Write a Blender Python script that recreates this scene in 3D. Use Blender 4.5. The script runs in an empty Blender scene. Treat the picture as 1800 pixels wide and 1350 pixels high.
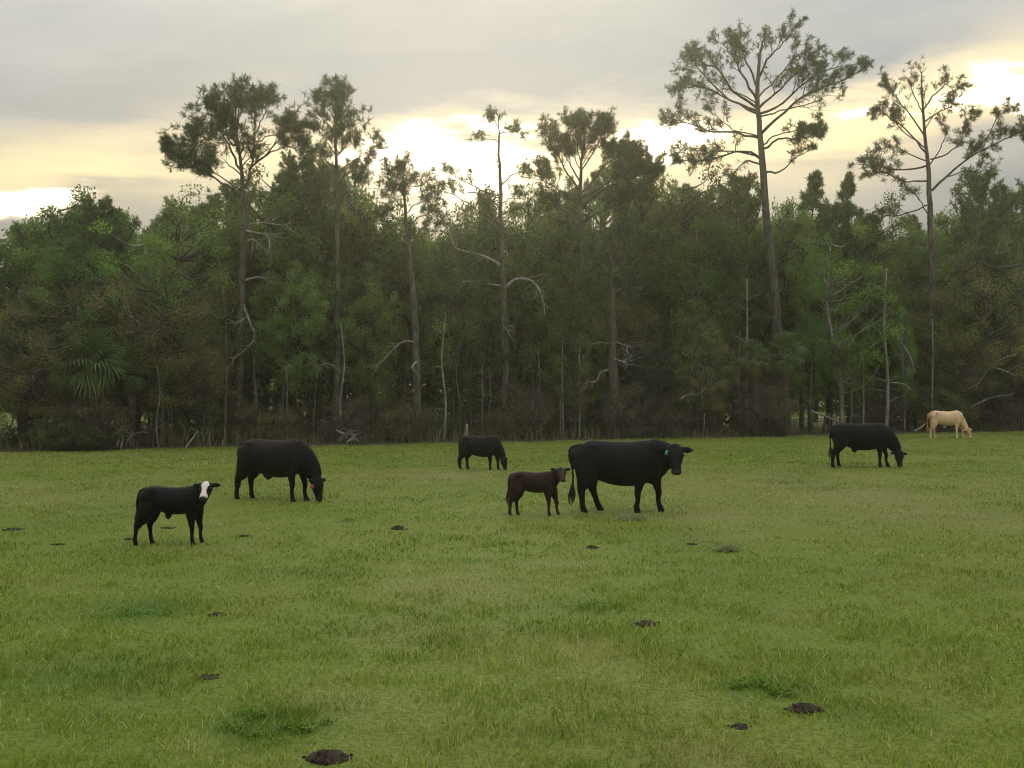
import bpy, math, random
import numpy as np
from mathutils import Vector

R = math.radians
S = bpy.context.scene
COL = S.collection
F, HZ, CAMH = 2000.0, 691.0, 2.2          # focal length and horizon row of the 1800x1350 picture, eye height in metres

# ------------------------------------------------------------------ camera
cam_data = bpy.data.cameras.new('camera')
cam = bpy.data.objects.new('camera', cam_data)
COL.objects.link(cam)
S.camera = cam
cam.location = (0, 0, CAMH)
cam.rotation_euler = (R(90), 0, 0)
cam_data.sensor_width = 36
cam_data.lens = 36 * F / 1800
cam_data.shift_y = 16 / 1800
cam_data.clip_end = 4000

# ------------------------------------------------------------------ light
SUN_AZ, SUN_EL = math.atan2(-60, F), math.atan2(691 - 262, F)     # behind the cloud bank, left of centre
world = bpy.data.worlds.new('World'); S.world = world; world.use_nodes = True
SKY_GAIN = 1.0
sun_d = bpy.data.lights.new('sun', 'SUN'); sun_d.energy = 1.5; sun_d.angle = R(22); sun_d.color = (1.0, .86, .62)
sun = bpy.data.objects.new('sun', sun_d); COL.objects.link(sun)
sd = Vector((math.sin(SUN_AZ) * math.cos(SUN_EL), math.cos(SUN_AZ) * math.cos(SUN_EL), math.sin(SUN_EL)))
sun.rotation_euler = sd.to_track_quat('Z', 'Y').to_euler()
S.view_settings.view_transform = 'Standard'; S.view_settings.look = 'None'
S.view_settings.gamma = 1; S.view_settings.use_curve_mapping = False
S.view_settings.exposure = 0.27
S.cycles.use_denoising = True; S.cycles.denoising_prefilter = 'ACCURATE'; S.cycles.pixel_filter_type = 'BLACKMAN_HARRIS'; S.cycles.filter_width = 1.05
S.cycles.max_bounces = 6; S.cycles.transparent_max_bounces = 4

class NT:
    """short-hand for building node trees"""
    def __init__(s, tree): s.t = tree; s.t.nodes.clear()
    def n(s, kind, **kw):
        x = s.t.nodes.new(kind)
        for k, v in kw.items(): setattr(x, k, v)
        return x
    def put(s, sock, v):
        if isinstance(v, bpy.types.NodeSocket): s.t.links.new(v, sock)
        elif v is not None: sock.default_value = v
    def m(s, op, a, b=None, c=None, clamp=False):
        x = s.n('ShaderNodeMath', operation=op, use_clamp=clamp)
        for i, v in enumerate((a, b, c)): s.put(x.inputs[i], v)
        return x.outputs[0]
    def mix(s, f, a, b, mode='MIX'):
        x = s.n('ShaderNodeMix', data_type='RGBA', blend_type=mode)
        s.put(x.inputs[0], f); s.put(x.inputs[6], a if isinstance(a, bpy.types.NodeSocket) else (*a, 1)); s.put(x.inputs[7], b if isinstance(b, bpy.types.NodeSocket) else (*b, 1))
        return x.outputs[2]
    def noise(s, vec, scale, detail=4, rough=.55, dist=0, out=0):
        x = s.n('ShaderNodeTexNoise'); s.put(x.inputs['Vector'], vec)
        x.inputs['Scale'].default_value = scale; x.inputs['Detail'].default_value = detail
        x.inputs['Roughness'].default_value = rough; x.inputs['Distortion'].default_value = dist
        return x.outputs[out]
    def ramp(s, f, lo, hi, a=0., b=1.):
        x = s.n('ShaderNodeMapRange', interpolation_type='SMOOTHSTEP')
        s.put(x.inputs[0], f)
        for i, v in enumerate((lo, hi, a, b)): x.inputs[i + 1].default_value = v
        return x.outputs[0]

def build_sky():
    N = NT(world.node_tree)
    d = N.n('ShaderNodeTexCoord').outputs['Generated']
    sp = N.n('ShaderNodeSeparateXYZ'); N.put(sp.inputs[0], d)
    x, y, z = sp.outputs
    az = N.m('ARCTAN2', x, y)
    el = N.m('ARCSINE', z)
    # cloud layer seen from below: features flatten towards the horizon, tilted up to the right
    zz = N.m('ADD', N.m('MAXIMUM', z, 0.0), .16)
    cv = N.n('ShaderNodeCombineXYZ')
    N.put(cv.inputs[0], N.m('DIVIDE', x, zz)); N.put(cv.inputs[1], N.m('ADD', N.m('DIVIDE', y, zz), N.m('MULTIPLY', x, 1.6)))
    cv.inputs[2].default_value = 3.7
    mp = N.n('ShaderNodeMapping'); N.put(mp.inputs[0], cv.outputs[0]); mp.inputs['Scale'].default_value = (.55, 1.0, 1)
    n1 = N.noise(mp.outputs[0], 1.15, 5, .5, .3)
    n2 = N.noise(mp.outputs[0], 3.2, 4, .55, .4)
    wv = N.n('ShaderNodeCombineXYZ')
    N.put(wv.inputs[0], N.m('MULTIPLY', az, 6)); N.put(wv.inputs[1], N.m('MULTIPLY', el, 26)); wv.inputs[2].default_value = 9.1
    n3 = N.noise(wv.outputs[0], 1.0, 5, .55, .2)
    n4 = N.noise(wv.outputs[0], 3.1, 5, .6, .3)
    wob = N.m('MULTIPLY', N.m('SUBTRACT', n3, .5), .06)
    wob2 = N.m('MULTIPLY', N.m('SUBTRACT', n4, .5), .035)
    elw = N.m('ADD', el, N.m('ADD', wob, wob2))
    azw = N.m('ADD', az, N.m('MULTIPLY', N.m('SUBTRACT', n4, .5), .14))
    def blob(px, py, sx, sy, slant=0.0, pw=1.0):
        a0, e0 = math.atan((px - 900) / F), math.atan((HZ - py) / F * math.cos(math.atan((px - 900) / F)))
        da = N.m('SUBTRACT', azw, a0)
        de = N.m('SUBTRACT', N.m('SUBTRACT', elw, e0), N.m('MULTIPLY', da, slant))
        q = N.m('ADD', N.m('POWER', N.m('ABSOLUTE', N.m('DIVIDE', da, sx / F)), 2.0), N.m('POWER', N.m('ABSOLUTE', N.m('DIVIDE', de, sy / F)), 2.0))
        return N.m('MULTIPLY', N.m('EXPONENT', N.m('MULTIPLY', q, -1)), pw)
    def total(*b):
        t = b[0]
        for v in b[1:]: t = N.m('ADD', t, v)
        return t
    # clouds: grey sheet, slightly bluer where thick, creamier where thin
    sheet = N.ramp(N.m('ADD', N.m('MULTIPLY', n1, .65), N.m('MULTIPLY', n2, .35)), .36, .66)
    grey = N.mix(sheet, (.262, .285, .304), (.440, .442, .430))
    # warmth round the hidden sun, fading with the angle from it
    dsun = N.m('SQRT', N.m('ADD', N.m('POWER', N.m('MULTIPLY', N.m('SUBTRACT', az, SUN_AZ), .38), 2), N.m('POWER', N.m('SUBTRACT', el, SUN_EL), 2)))
    glow = N.m('EXPONENT', N.m('MULTIPLY', N.m('POWER', N.m('DIVIDE', dsun, .115), 2), -1))
    c = N.mix(N.m('MULTIPLY', glow, .6, clamp=True), grey, (.76, .68, .49))
    # thin warm breaks in the cloud
    warm = total(blob(800, 275, 430, 58, 0, 1.0), blob(60, 300, 330, 55, .14, .8), blob(1700, 165, 420, 75, .26, .95), blob(1330, 235, 300, 60, .12, .9))
    warm = N.m('MULTIPLY', warm, N.ramp(n3, .25, .55, .55, 1.1), clamp=True)
    c = N.mix(warm, c, (1.12, .90, .51))
    darkband = total(blob(120, 330, 260, 12, .16, .5), blob(380, 190, 700, 50, .05, .5), blob(1480, 110, 500, 48, .1, .6), blob(700, 60, 800, 50, .0, .35), blob(1450, 285, 260, 26, .05, .5), blob(850, 120, 520, 62, .03, .85))
    c = N.mix(N.m('MULTIPLY', N.m('MULTIPLY', darkband, N.ramp(n3, .3, .6, .7, 1.2)), 1.0, clamp=True), c, (.320, .335, .345))
    bright = total(blob(800, 266, 135, 30, .04, 1.7), blob(10, 350, 130, 22, .12, 1.2), blob(1165, 246, 90, 32, .03, 1.15), blob(1790, 165, 120, 22, -.02, 1.4), blob(1520, 185, 60, 16, .3, .7), blob(830, 335, 260, 55, 0, .5), blob(730, 262, 90, 24, 0, .8))
    bright = N.ramp(N.m('MULTIPLY', bright, N.ramp(n4, .2, .6, .75, 1.2)), .2, 1.05)
    c = N.mix(bright, c, (2.6, 2.2, 1.6))
    # the clear sky above the cloud sheet tints it a little everywhere
    sky = N.n('ShaderNodeTexSky', sky_type='NISHITA'); sky.sun_disc = False
    sky.sun_elevation = SUN_EL; sky.sun_rotation = SUN_AZ; sky.air_density = 1.2; sky.dust_density = 2.0
    c = N.mix(1.0, c, N.m('ADD', N.m('MULTIPLY', N.m('MAXIMUM', z, 0.0), 2.5), .44), 'MULTIPLY')   # brighter overhead as under overcast, steepened out of view to light the ground
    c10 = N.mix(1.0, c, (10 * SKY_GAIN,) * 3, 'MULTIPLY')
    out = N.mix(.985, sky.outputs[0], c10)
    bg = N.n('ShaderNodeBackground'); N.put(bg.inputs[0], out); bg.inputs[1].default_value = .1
    o = N.n('ShaderNodeOutputWorld'); N.t.links.new(bg.outputs[0], o.inputs[0])
build_sky()

# ------------------------------------------------------------------ helpers
def gx(px, d): return (px - 900) / F * d
def gz(py, d): return CAMH + (HZ - py) / F * d
def gd(py): return F * CAMH / (py - HZ)
def spot(px, py):
    d = gd(py); return gx(px, d), d
def edge_row(px): return 793 - 36 * px / 1800.0
def edge_d(px): return gd(edge_row(px))
def edge_at_x(x):
    """distance of the wood's edge at world x"""
    d = 52.0
    for _ in range(12):
        d = edge_d(900 + F * x / d)
    return d

def tag(o, label=None, cat=None, group=None, kind=None):
    if label: o['label'] = label
    if cat: o['category'] = cat
    if group: o['group'] = group
    if kind: o['kind'] = kind
    return o
def empty(name, loc, rz=0.0, sc=None):
    o = bpy.data.objects.new(name, None); COL.objects.link(o)
    o.location = loc; o.rotation_euler = (0, 0, rz)
    o.empty_display_size = .1
    if sc is not None: o.scale = sc if hasattr(sc, '__len__') else (sc,) * 3
    return o
def link(name, me, parent=None, loc=None, rot=None, sc=None):
    o = bpy.data.objects.new(name, me); COL.objects.link(o)
    if parent is not None: o.parent = parent
    if loc is not None: o.location = loc
    if rot is not None: o.rotation_euler = rot
    if sc is not None: o.scale = sc
    return o

def unit(v):
    return v / np.maximum(np.linalg.norm(v, axis=-1, keepdims=True), 1e-9)

class Geo:
    def __init__(s): s.v, s.t, s.a, s.n = [], [], [], 0
    def add(s, v, t, a=0.5):
        v = np.asarray(v, float).reshape(-1, 3); t = np.asarray(t, int).reshape(-1, 3)
        s.v.append(v); s.t.append(t + s.n); s.n += len(v)
        s.a.append(np.broadcast_to(np.asarray(a, float).reshape(-1), (len(v),)) if np.size(a) in (1, len(v)) else np.asarray(a, float))
    def tube(s, path, rad, sides=6, a=0.5, cap=True):
        p = np.asarray(path, float); n = len(p); r = np.broadcast_to(np.asarray(rad, float), (n,))
        t = unit(np.gradient(p, axis=0))
        ref = np.array([0, 0, 1.]) if abs(t[0][2]) < .8 else np.array([0, 1., 0])
        u = unit(np.cross(t, ref)); w = np.cross(t, u)
        th = np.arange(sides) * 2 * math.pi / sides
        ring = p[:, None, :] + r[:, None, None] * (np.cos(th)[None, :, None] * u[:, None, :] + np.sin(th)[None, :, None] * w[:, None, :])
        v = ring.reshape(-1, 3)
        i = np.arange(n - 1)[:, None] * sides; j = np.arange(sides)[None, :]; k = (j + 1) % sides
        A, B, C, D = i + j, i + k, i + sides + k, i + sides + j
        tr = np.concatenate([np.stack([A, B, C], -1).reshape(-1, 3), np.stack([A, C, D], -1).reshape(-1, 3)])
        if cap:
            v = np.concatenate([v, p[:1], p[-1:]]); L = len(v)
            jj = np.arange(sides); kk = (jj + 1) % sides; b = (n - 1) * sides
            tr = np.concatenate([tr, np.stack([kk, jj, np.full(sides, L - 2)], -1), np.stack([b + jj, b + kk, np.full(sides, L - 1)], -1)])
        s.add(v, tr, a)
    def tufts(s, c, d, rng, n=16, length=.24, width=.022, spread=.9, a=None):
        """needle tufts: thin blades radiating about direction d from each centre"""
        c = np.asarray(c, float); d = unit(np.asarray(d, float)); m = len(c)
        if m == 0: return
        nd = unit(d[:, None, :] * .55 + rng.normal(size=(m, n, 3)) * spread)
        sd_ = unit(np.cross(nd, rng.normal(size=(m, n, 3)))) * width * rng.uniform(.7, 1.3, (m, n, 1))
        L = length * rng.uniform(.65, 1.25, (m, n, 1)) * rng.uniform(.75, 1.25, (m, 1, 1))
        b = np.broadcast_to(c[:, None, :], nd.shape)
        v = np.stack([b - sd_ * .5, b + sd_ * .5, b + nd * L * .55 + sd_ * .9, b + nd * L], 2).reshape(-1, 3)
        k = np.arange(m * n)[:, None] * 4
        tr = np.concatenate([k + [0, 1, 2], k + [0, 2, 3]], 1).reshape(-1, 3)
        cl = np.clip(rng.normal(.5, .28, (m, 1)) if a is None else a, 0, 1) + rng.uniform(-.12, .12, (m, n))
        s.add(v, tr, np.repeat(cl.reshape(-1), 4))
    def leaves(s, c, rng, size=.1, a=None, flat=.4):
        c = np.asarray(c, float); m = len(c)
        if m == 0: return
        ax = unit(rng.normal(size=(m, 3)) + [0, 0, -.2]); nn = unit(rng.normal(size=(m, 3)) + [0, 0, flat])
        sd_ = unit(np.cross(ax, nn)); up = np.cross(sd_, ax)
        L = size * rng.uniform(.6, 1.35, (m, 1))
        v = np.stack([c, c + ax * L * .5 + sd_ * L * .32 + up * L * .08, c + ax * L, c + ax * L * .5 - sd_ * L * .32 + up * L * .08], 1).reshape(-1, 3)
        k = np.arange(m)[:, None] * 4
        tr = np.concatenate([k + [0, 1, 2], k + [0, 2, 3]], 1).reshape(-1, 3)
        al = (rng.uniform(0, 1, m) if a is None else np.asarray(a)) + rng.uniform(-.1, .1, m)
        s.add(v, tr, np.repeat(al, 4))
    def mesh(s, name, mat, smooth=False):
        me = bpy.data.meshes.new(name)
        if not s.v: return me
        v = np.concatenate(s.v); t = np.concatenate(s.t); a = np.concatenate(s.a)
        me.vertices.add(len(v)); me.vertices.foreach_set('co', v.astype(np.float32).ravel())
        me.loops.add(len(t) * 3); me.loops.foreach_set('vertex_index', t.astype(np.int32).ravel())
        me.polygons.add(len(t)); me.polygons.foreach_set('loop_start', (np.arange(len(t)) * 3).astype(np.int32))
        me.polygons.foreach_set('loop_total', np.full(len(t), 3, np.int32))
        me.update(calc_edges=True)
        at = me.attributes.new('shade', 'FLOAT', 'POINT'); at.data.foreach_set('value', a.astype(np.float32))
        if smooth: me.polygons.foreach_set('use_smooth', np.ones(len(t), bool))
        me.materials.append(mat)
        return me

def smooth_path(pts, n=14):
    """Catmull-Rom through the points"""
    p = np.asarray(pts, float)
    if len(p) < 3: return p[0] + (p[-1] - p[0]) * np.linspace(0, 1, n)[:, None]
    q = np.concatenate([[2 * p[0] - p[1]], p, [2 * p[-1] - p[-2]]]); out = []
    u = np.linspace(0, len(p) - 1, n)
    for k in u:
        i = min(int(k), len(p) - 2); t = k - i
        a, b, c, d = q[i], q[i + 1], q[i + 2], q[i + 3]
        out.append(.5 * ((2 * b) + (c - a) * t + (2 * a - 5 * b + 4 * c - d) * t * t + (3 * b - a - 3 * c + d) * t ** 3))
    return np.array(out)

_lat = np.random.default_rng(77).uniform(-1, 1, (256, 256))
def vnoise(x, y, s):
    x = np.asarray(x, float) / s + 1000.3; y = np.asarray(y, float) / s + 1000.7
    i = np.floor(x).astype(int); j = np.floor(y).astype(int); u = x - i; v = y - j
    u = u * u * (3 - 2 * u); v = v * v * (3 - 2 * v)
    g = lambda a, b: _lat[a % 256, b % 256]
    return (g(i, j) * (1 - u) + g(i + 1, j) * u) * (1 - v) + (g(i, j + 1) * (1 - u) + g(i + 1, j + 1) * u) * v
def fbm(x, y, s, o=4):
    t = 0; w = 1; W = 0
    for k in range(o):
        t = t + vnoise(np.asarray(x) + 17.3 * k, np.asarray(y) - 9.1 * k, s / 2 ** k) * w; W += w; w *= .5
    return t / W

# ------------------------------------------------------------------ materials
def mat_new(name): 
    m = bpy.data.materials.new(name); m.use_nodes = True
    return m, NT(m.node_tree)
def finish(N, shader):
    o = N.n('ShaderNodeOutputMaterial'); N.t.links.new(shader, o.inputs[0])
def foliage(name, dark, light, trans=.35, huevar=.03, valvar=.3, rough=.55):
    m, N = mat_new(name)
    a = N.n('ShaderNodeAttribute', attribute_name='shade').outputs['Fac']
    c = N.mix(a, dark, light)
    oi = N.n('ShaderNodeObjectInfo').outputs['Random']
    h = N.n('ShaderNodeHueSaturation')
    N.put(h.inputs['Hue'], N.m('ADD', N.m('MULTIPLY', N.m('SUBTRACT', oi, .5), huevar * 2), .5))
    N.put(h.inputs['Value'], N.m('ADD', N.m('MULTIPLY', N.m('SUBTRACT', N.m('FRACT', N.m('MULTIPLY', oi, 7.31)), .5), valvar * 2), 1.0))
    N.put(h.inputs['Color'], c)
    p = N.n('ShaderNodeBsdfPrincipled'); N.put(p.inputs['Base Color'], h.outputs[0]); p.inputs['Roughness'].default_value = rough
    p.inputs['Specular IOR Level'].default_value = .25
    t = N.n('ShaderNodeBsdfTranslucent'); N.put(t.inputs[0], N.mix(1.0, h.outputs[0], (1.25, 1.2, .7), 'MULTIPLY'))
    x = N.n('ShaderNodeMixShader'); x.inputs[0].default_value = trans
    N.t.links.new(p.outputs[0], x.inputs[1]); N.t.links.new(t.outputs[0], x.inputs[2])
    finish(N, x.outputs[0]); return m
def bark(name, dark, light, scale=6.0):
    m, N = mat_new(name)
    tc = N.n('ShaderNodeTexCoord').outputs['Object']
    mp = N.n('ShaderNodeMapping'); N.put(mp.inputs[0], tc); mp.inputs['Scale'].default_value = (1, 1, .28)
    n1 = N.noise(mp.outputs[0], scale, 5, .65); n2 = N.noise(tc, .6, 2)
    f = N.m('ADD', N.ramp(n1, .35, .65), N.m('MULTIPLY', N.m('SUBTRACT', n2, .5), .9), clamp=True)
    p = N.n('ShaderNodeBsdfPrincipled'); N.put(p.inputs['Base Color'], N.mix(f, dark, light)); p.inputs['Roughness'].default_value = .9
    p.inputs['Specular IOR Level'].default_value = .15
    b = N.n('ShaderNodeBump'); b.inputs['Strength'].default_value = .7; b.inputs['Distance'].default_value = .03; N.put(b.inputs['Height'], n1)
    N.t.links.new(b.outputs[0], p.inputs['Normal'])
    finish(N, p.outputs[0]); return m

M_PINE = foliage('pine_needles', (.045, .082, .036), (.130, .190, .075), .3, .015, .18)
M_PINE_D = foliage('pine_needles_deep', (.066, .108, .034), (.190, .262, .076), .3, .02, .22)
M_LEAF = foliage('broad_leaves', (.064, .112, .030), (.225, .330, .085), .35, .025, .34)
M_OLIVE = foliage('olive_buds', (.118, .122, .042), (.300, .300, .105), .3, .02, .22)
M_BROWN = foliage('brown_twig_leaves', (.105, .100, .050), (.270, .250, .125), .25, .02, .22)
M_FRESH = foliage('fresh_spring_leaves', (.090, .180, .030), (.24, .44, .075), .4, .015, .12)
M_CEDAR = foliage('cedar_foliage', (.022, .032, .018), (.052, .066, .036), .2, .01, .1)
M_PALM = foliage('palm_leaf', (.050, .090, .030), (.175, .245, .090), .25, .01, .1, .4)
M_PALM_DRY = foliage('dry_palm_leaf', (.13, .095, .038), (.30, .23, .09), .25, .02, .15, .6)
M_BARK = bark('pine_bark', (.058, .050, .040), (.155, .135, .106))
M_BARK_D = bark('dark_bark', (.060, .050, .039), (.150, .128, .100))
M_BARK_P = bark('pale_bark', (.16, .15, .125), (.36, .34, .29))
M_DEAD = bark('bleached_dead_wood', (.20, .185, .16), (.46, .43, .38), 9)
M_SOIL = bark('dung', (.020, .014, .009), (.075, .055, .036), 22)

def grass_mat(name, ground=False):
    m, N = mat_new(name)
    a = N.n('ShaderNodeAttribute', attribute_name='shade').outputs['Fac']
    dry = N.n('ShaderNodeAttribute', attribute_name='dry').outputs['Fac']
    lush = N.n('ShaderNodeAttribute', attribute_name='lush').outputs['Fac']
    pos = N.n('ShaderNodeNewGeometry').outputs['Position']
    if ground:
        f = N.noise(pos, 22, 4, .7)
        base = N.mix(N.ramp(f, .3, .7), (.095, .137, .010), (.200, .265, .024))
        d = N.mix(N.ramp(f, .3, .7), (.15, .14, .040), (.32, .30, .10))
        l = N.mix(f, (.052, .105, .010), (.120, .205, .022))
    else:
        base = N.mix(a, (.112, .185, .012), (.370, .480, .075))
        d = N.mix(a, (.26, .24, .07), (.66, .62, .30))
        l = N.mix(a, (.095, .180, .014), (.185, .305, .032))
    c = N.mix(dry, base, d); c = N.mix(lush, c, l)
    p = N.n('ShaderNodeBsdfPrincipled'); N.put(p.inputs['Base Color'], c); p.inputs['Roughness'].default_value = .65
    p.inputs['Specular IOR Level'].default_value = .1
    if ground:
        b = N.n('ShaderNodeBump'); b.inputs['Strength'].default_value = .8; b.inputs['Distance'].default_value = .03; N.put(b.inputs['Height'], N.noise(pos, 30, 4, .7))
        N.t.links.new(b.outputs[0], p.inputs['Normal']); finish(N, p.outputs[0])
    else:
        t = N.n('ShaderNodeBsdfTranslucent'); N.put(t.inputs[0], N.mix(1.0, c, (1.2, 1.15, .7), 'MULTIPLY'))
        x = N.n('ShaderNodeMixShader'); x.inputs[0].default_value = .35
        N.t.links.new(p.outputs[0], x.inputs[1]); N.t.links.new(t.outputs[0], x.inputs[2]); finish(N, x.outputs[0])
    return m
M_GROUND = grass_mat('turf', True)
M_GRASS = grass_mat('grass_blades')

def litter_mat():
    m, N = mat_new('leaf_litter')
    pos = N.n('ShaderNodeNewGeometry').outputs['Position']
    f = N.noise(pos, 9, 6, .7); g = N.noise(pos, .35, 3)
    c = N.mix(N.ramp(f, .3, .7), (.030, .022, .014), (.115, .082, .050))
    c = N.mix(N.ramp(g, .5, .72), c, (.07, .085, .03))
    p = N.n('ShaderNodeBsdfPrincipled'); N.put(p.inputs['Base Color'], c); p.inputs['Roughness'].default_value = .95
    b = N.n('ShaderNodeBump'); b.inputs['Strength'].default_value = 1; b.inputs['Distance'].default_value = .05; N.put(b.inputs['Height'], f)
    N.t.links.new(b.outputs[0], p.inputs['Normal']); finish(N, p.outputs[0]); return m
M_LITTER = litter_mat()

# ------------------------------------------------------------------ ground
def patch_list(rows):
    out = []
    for px, py, w, k in rows:
        x, d = spot(px, py); out.append((x, d, w / F * d, k))
    return out
DRY = patch_list([(800, 1035, 130, .55), (720, 1105, 90, .5), (1400, 1080, 80, .25), (560, 1235, 90, .4), (200, 1228, 90, .3), (320, 1155, 25, .6),
                  (1500, 868, 260, .34), (1700, 915, 220, .38), (1330, 838, 200, .25), (1560, 840, 240, .28), (1270, 940, 110, .4), (60, 862, 170, .35), (1240, 1325, 120, .45),
                  (740, 835, 200, .3), (1030, 1145, 90, .45), (1240, 905, 130, .4), (960, 848, 60, .4), (345, 1305, 60, .5), (150, 803, 200, .25), (1000, 990, 60, .45)])
LUSH = patch_list([(250, 1068, 110, .9), (480, 1268, 110, .95), (1345, 1210, 80, .9), (1050, 1065, 60, .6), (612, 914, 14, .9), (830, 985, 35, .7), (1280, 965, 32, .7),
                   (120, 1180, 120, .25), (1540, 1255, 90, .6), (1430, 1170, 120, .35), (1640, 790, 120, .35), (420, 800, 120, .2), (1300, 1010, 240, .25), (560, 1000, 70, .35)])
def patches(x, y):
    x = np.asarray(x, float); y = np.asarray(y, float)
    j = 1 + .55 * fbm(x * 1.0, y * 1.0, .7, 3)
    j2 = fbm(x + 11, y * .8, 2.1, 4)
    dry = .04 + .42 * np.clip(j2, 0, 1) + .26 * np.clip(fbm(x, y, 5.5, 4) + .05, 0, 1) + .35 * np.clip(fbm(x + 40, y, 1.3, 3) - .15, 0, 1) + .12 * np.clip((y - 14) / 25, 0, 1)
    lush = .45 * np.clip(-j2 - .05, 0, 1) + .55 * np.clip(fbm(x - 70, y + 30, 4.5, 4) - .12, 0, 1) + .5 * np.clip(fbm(x + 9, y - 31, .9, 3) - .2, 0, 1)
    for L, k in ((DRY, 0), (LUSH, 1)):
        for (cx, cy, w, s) in L:
            q = ((x - cx) / w) ** 2 + ((y - cy) / (w * 1.15)) ** 2
            g = s * np.exp(-q * j * 1.1) * np.clip(j, .4, 1.4)
            if k == 0: dry = dry + g
            else: lush = lush + g
    return np.clip(dry, 0, 1), np.clip(lush, 0, 1)
def height(x, y):
    x = np.asarray(x, float); y = np.asarray(y, float)
    return .034 * fbm(x, y, 2.4, 3) + .026 * fbm(x + 5, y, .7, 2) - .02
def ground_z(x, y): return float(height(x, y))

def sheet(name, xs, ys, zfun, mat, attrs=True):
    X, Y = np.meshgrid(xs, ys); Z = zfun(X, Y); n, m = X.shape
    v = np.stack([X, Y, Z], -1).reshape(-1, 3)
    i = (np.arange(n - 1)[:, None] * m + np.arange(m - 1)[None, :])
    q = np.stack([i, i + 1, i + m + 1, i + m], -1).reshape(-1, 4)
    me = bpy.data.meshes.new(name); me.vertices.add(len(v)); me.vertices.foreach_set('co', v.astype(np.float32).ravel())
    me.loops.add(len(q) * 4); me.loops.foreach_set('vertex_index', q.astype(np.int32).ravel())
    me.polygons.add(len(q)); me.polygons.foreach_set('loop_start', (np.arange(len(q)) * 4).astype(np.int32)); me.polygons.foreach_set('loop_total', np.full(len(q), 4, np.int32))
    me.update(calc_edges=True); me.polygons.foreach_set('use_smooth', np.ones(len(q), bool))
    if attrs:
        d, l = patches(v[:, 0], v[:, 1])
        for k, a in (('dry', d), ('lush', l), ('shade', np.full(len(v), .5))):
            me.attributes.new(k, 'FLOAT', 'POINT').data.foreach_set('value', a.astype(np.float32))
    me.materials.append(mat)
    return link(name, me)
xs = np.concatenate([[-400, -250, -150, -90, -65], np.arange(-48, 56, .35), [70, 95, 150, 250, 400]])
ys = np.concatenate([[-120, -60, -15, 0], np.arange(3, 75, .3), [80, 90, 100, 120, 150, 200, 300, 450]])
tag(sheet('pasture', xs, ys, height, M_GROUND), kind='structure')
def in_gap(px): return 1385 < px < 1630
# leaf litter under the wood, from its ragged edge inwards
def litter():
    xs_ = np.arange(-60, 75, .6); ve = []; nrow = 14
    for x in xs_:
        e = edge_at_x(x); px = 900 + F * x / e
        depth = 3.4 if 1375 < px < 1640 else (2.5 if px < 45 else 34)
        e += .9 * float(fbm(x, 3, 1.6, 4)) - .3
        for k in range(nrow):
            y = e + depth * (k / (nrow - 1)) ** 1.5 * (1 + .1 * float(fbm(x, k, 2, 2)) * (k > 0))
            ve.append((x, y, ground_z(x, y) + .012 + .05 * (k > 0)))
    n = len(xs_); f = []
    for i in range(n - 1):
        for k in range(nrow - 1):
            a = i * nrow + k; f.append((a, a + nrow, a + nrow + 1, a + 1))
    me = bpy.data.meshes.new('forest_floor'); me.from_pydata(ve, [], f); me.materials.append(M_LITTER)
    for p in me.polygons: p.use_smooth = True
    tag(link('forest_floor', me), kind='structure')
litter()

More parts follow.
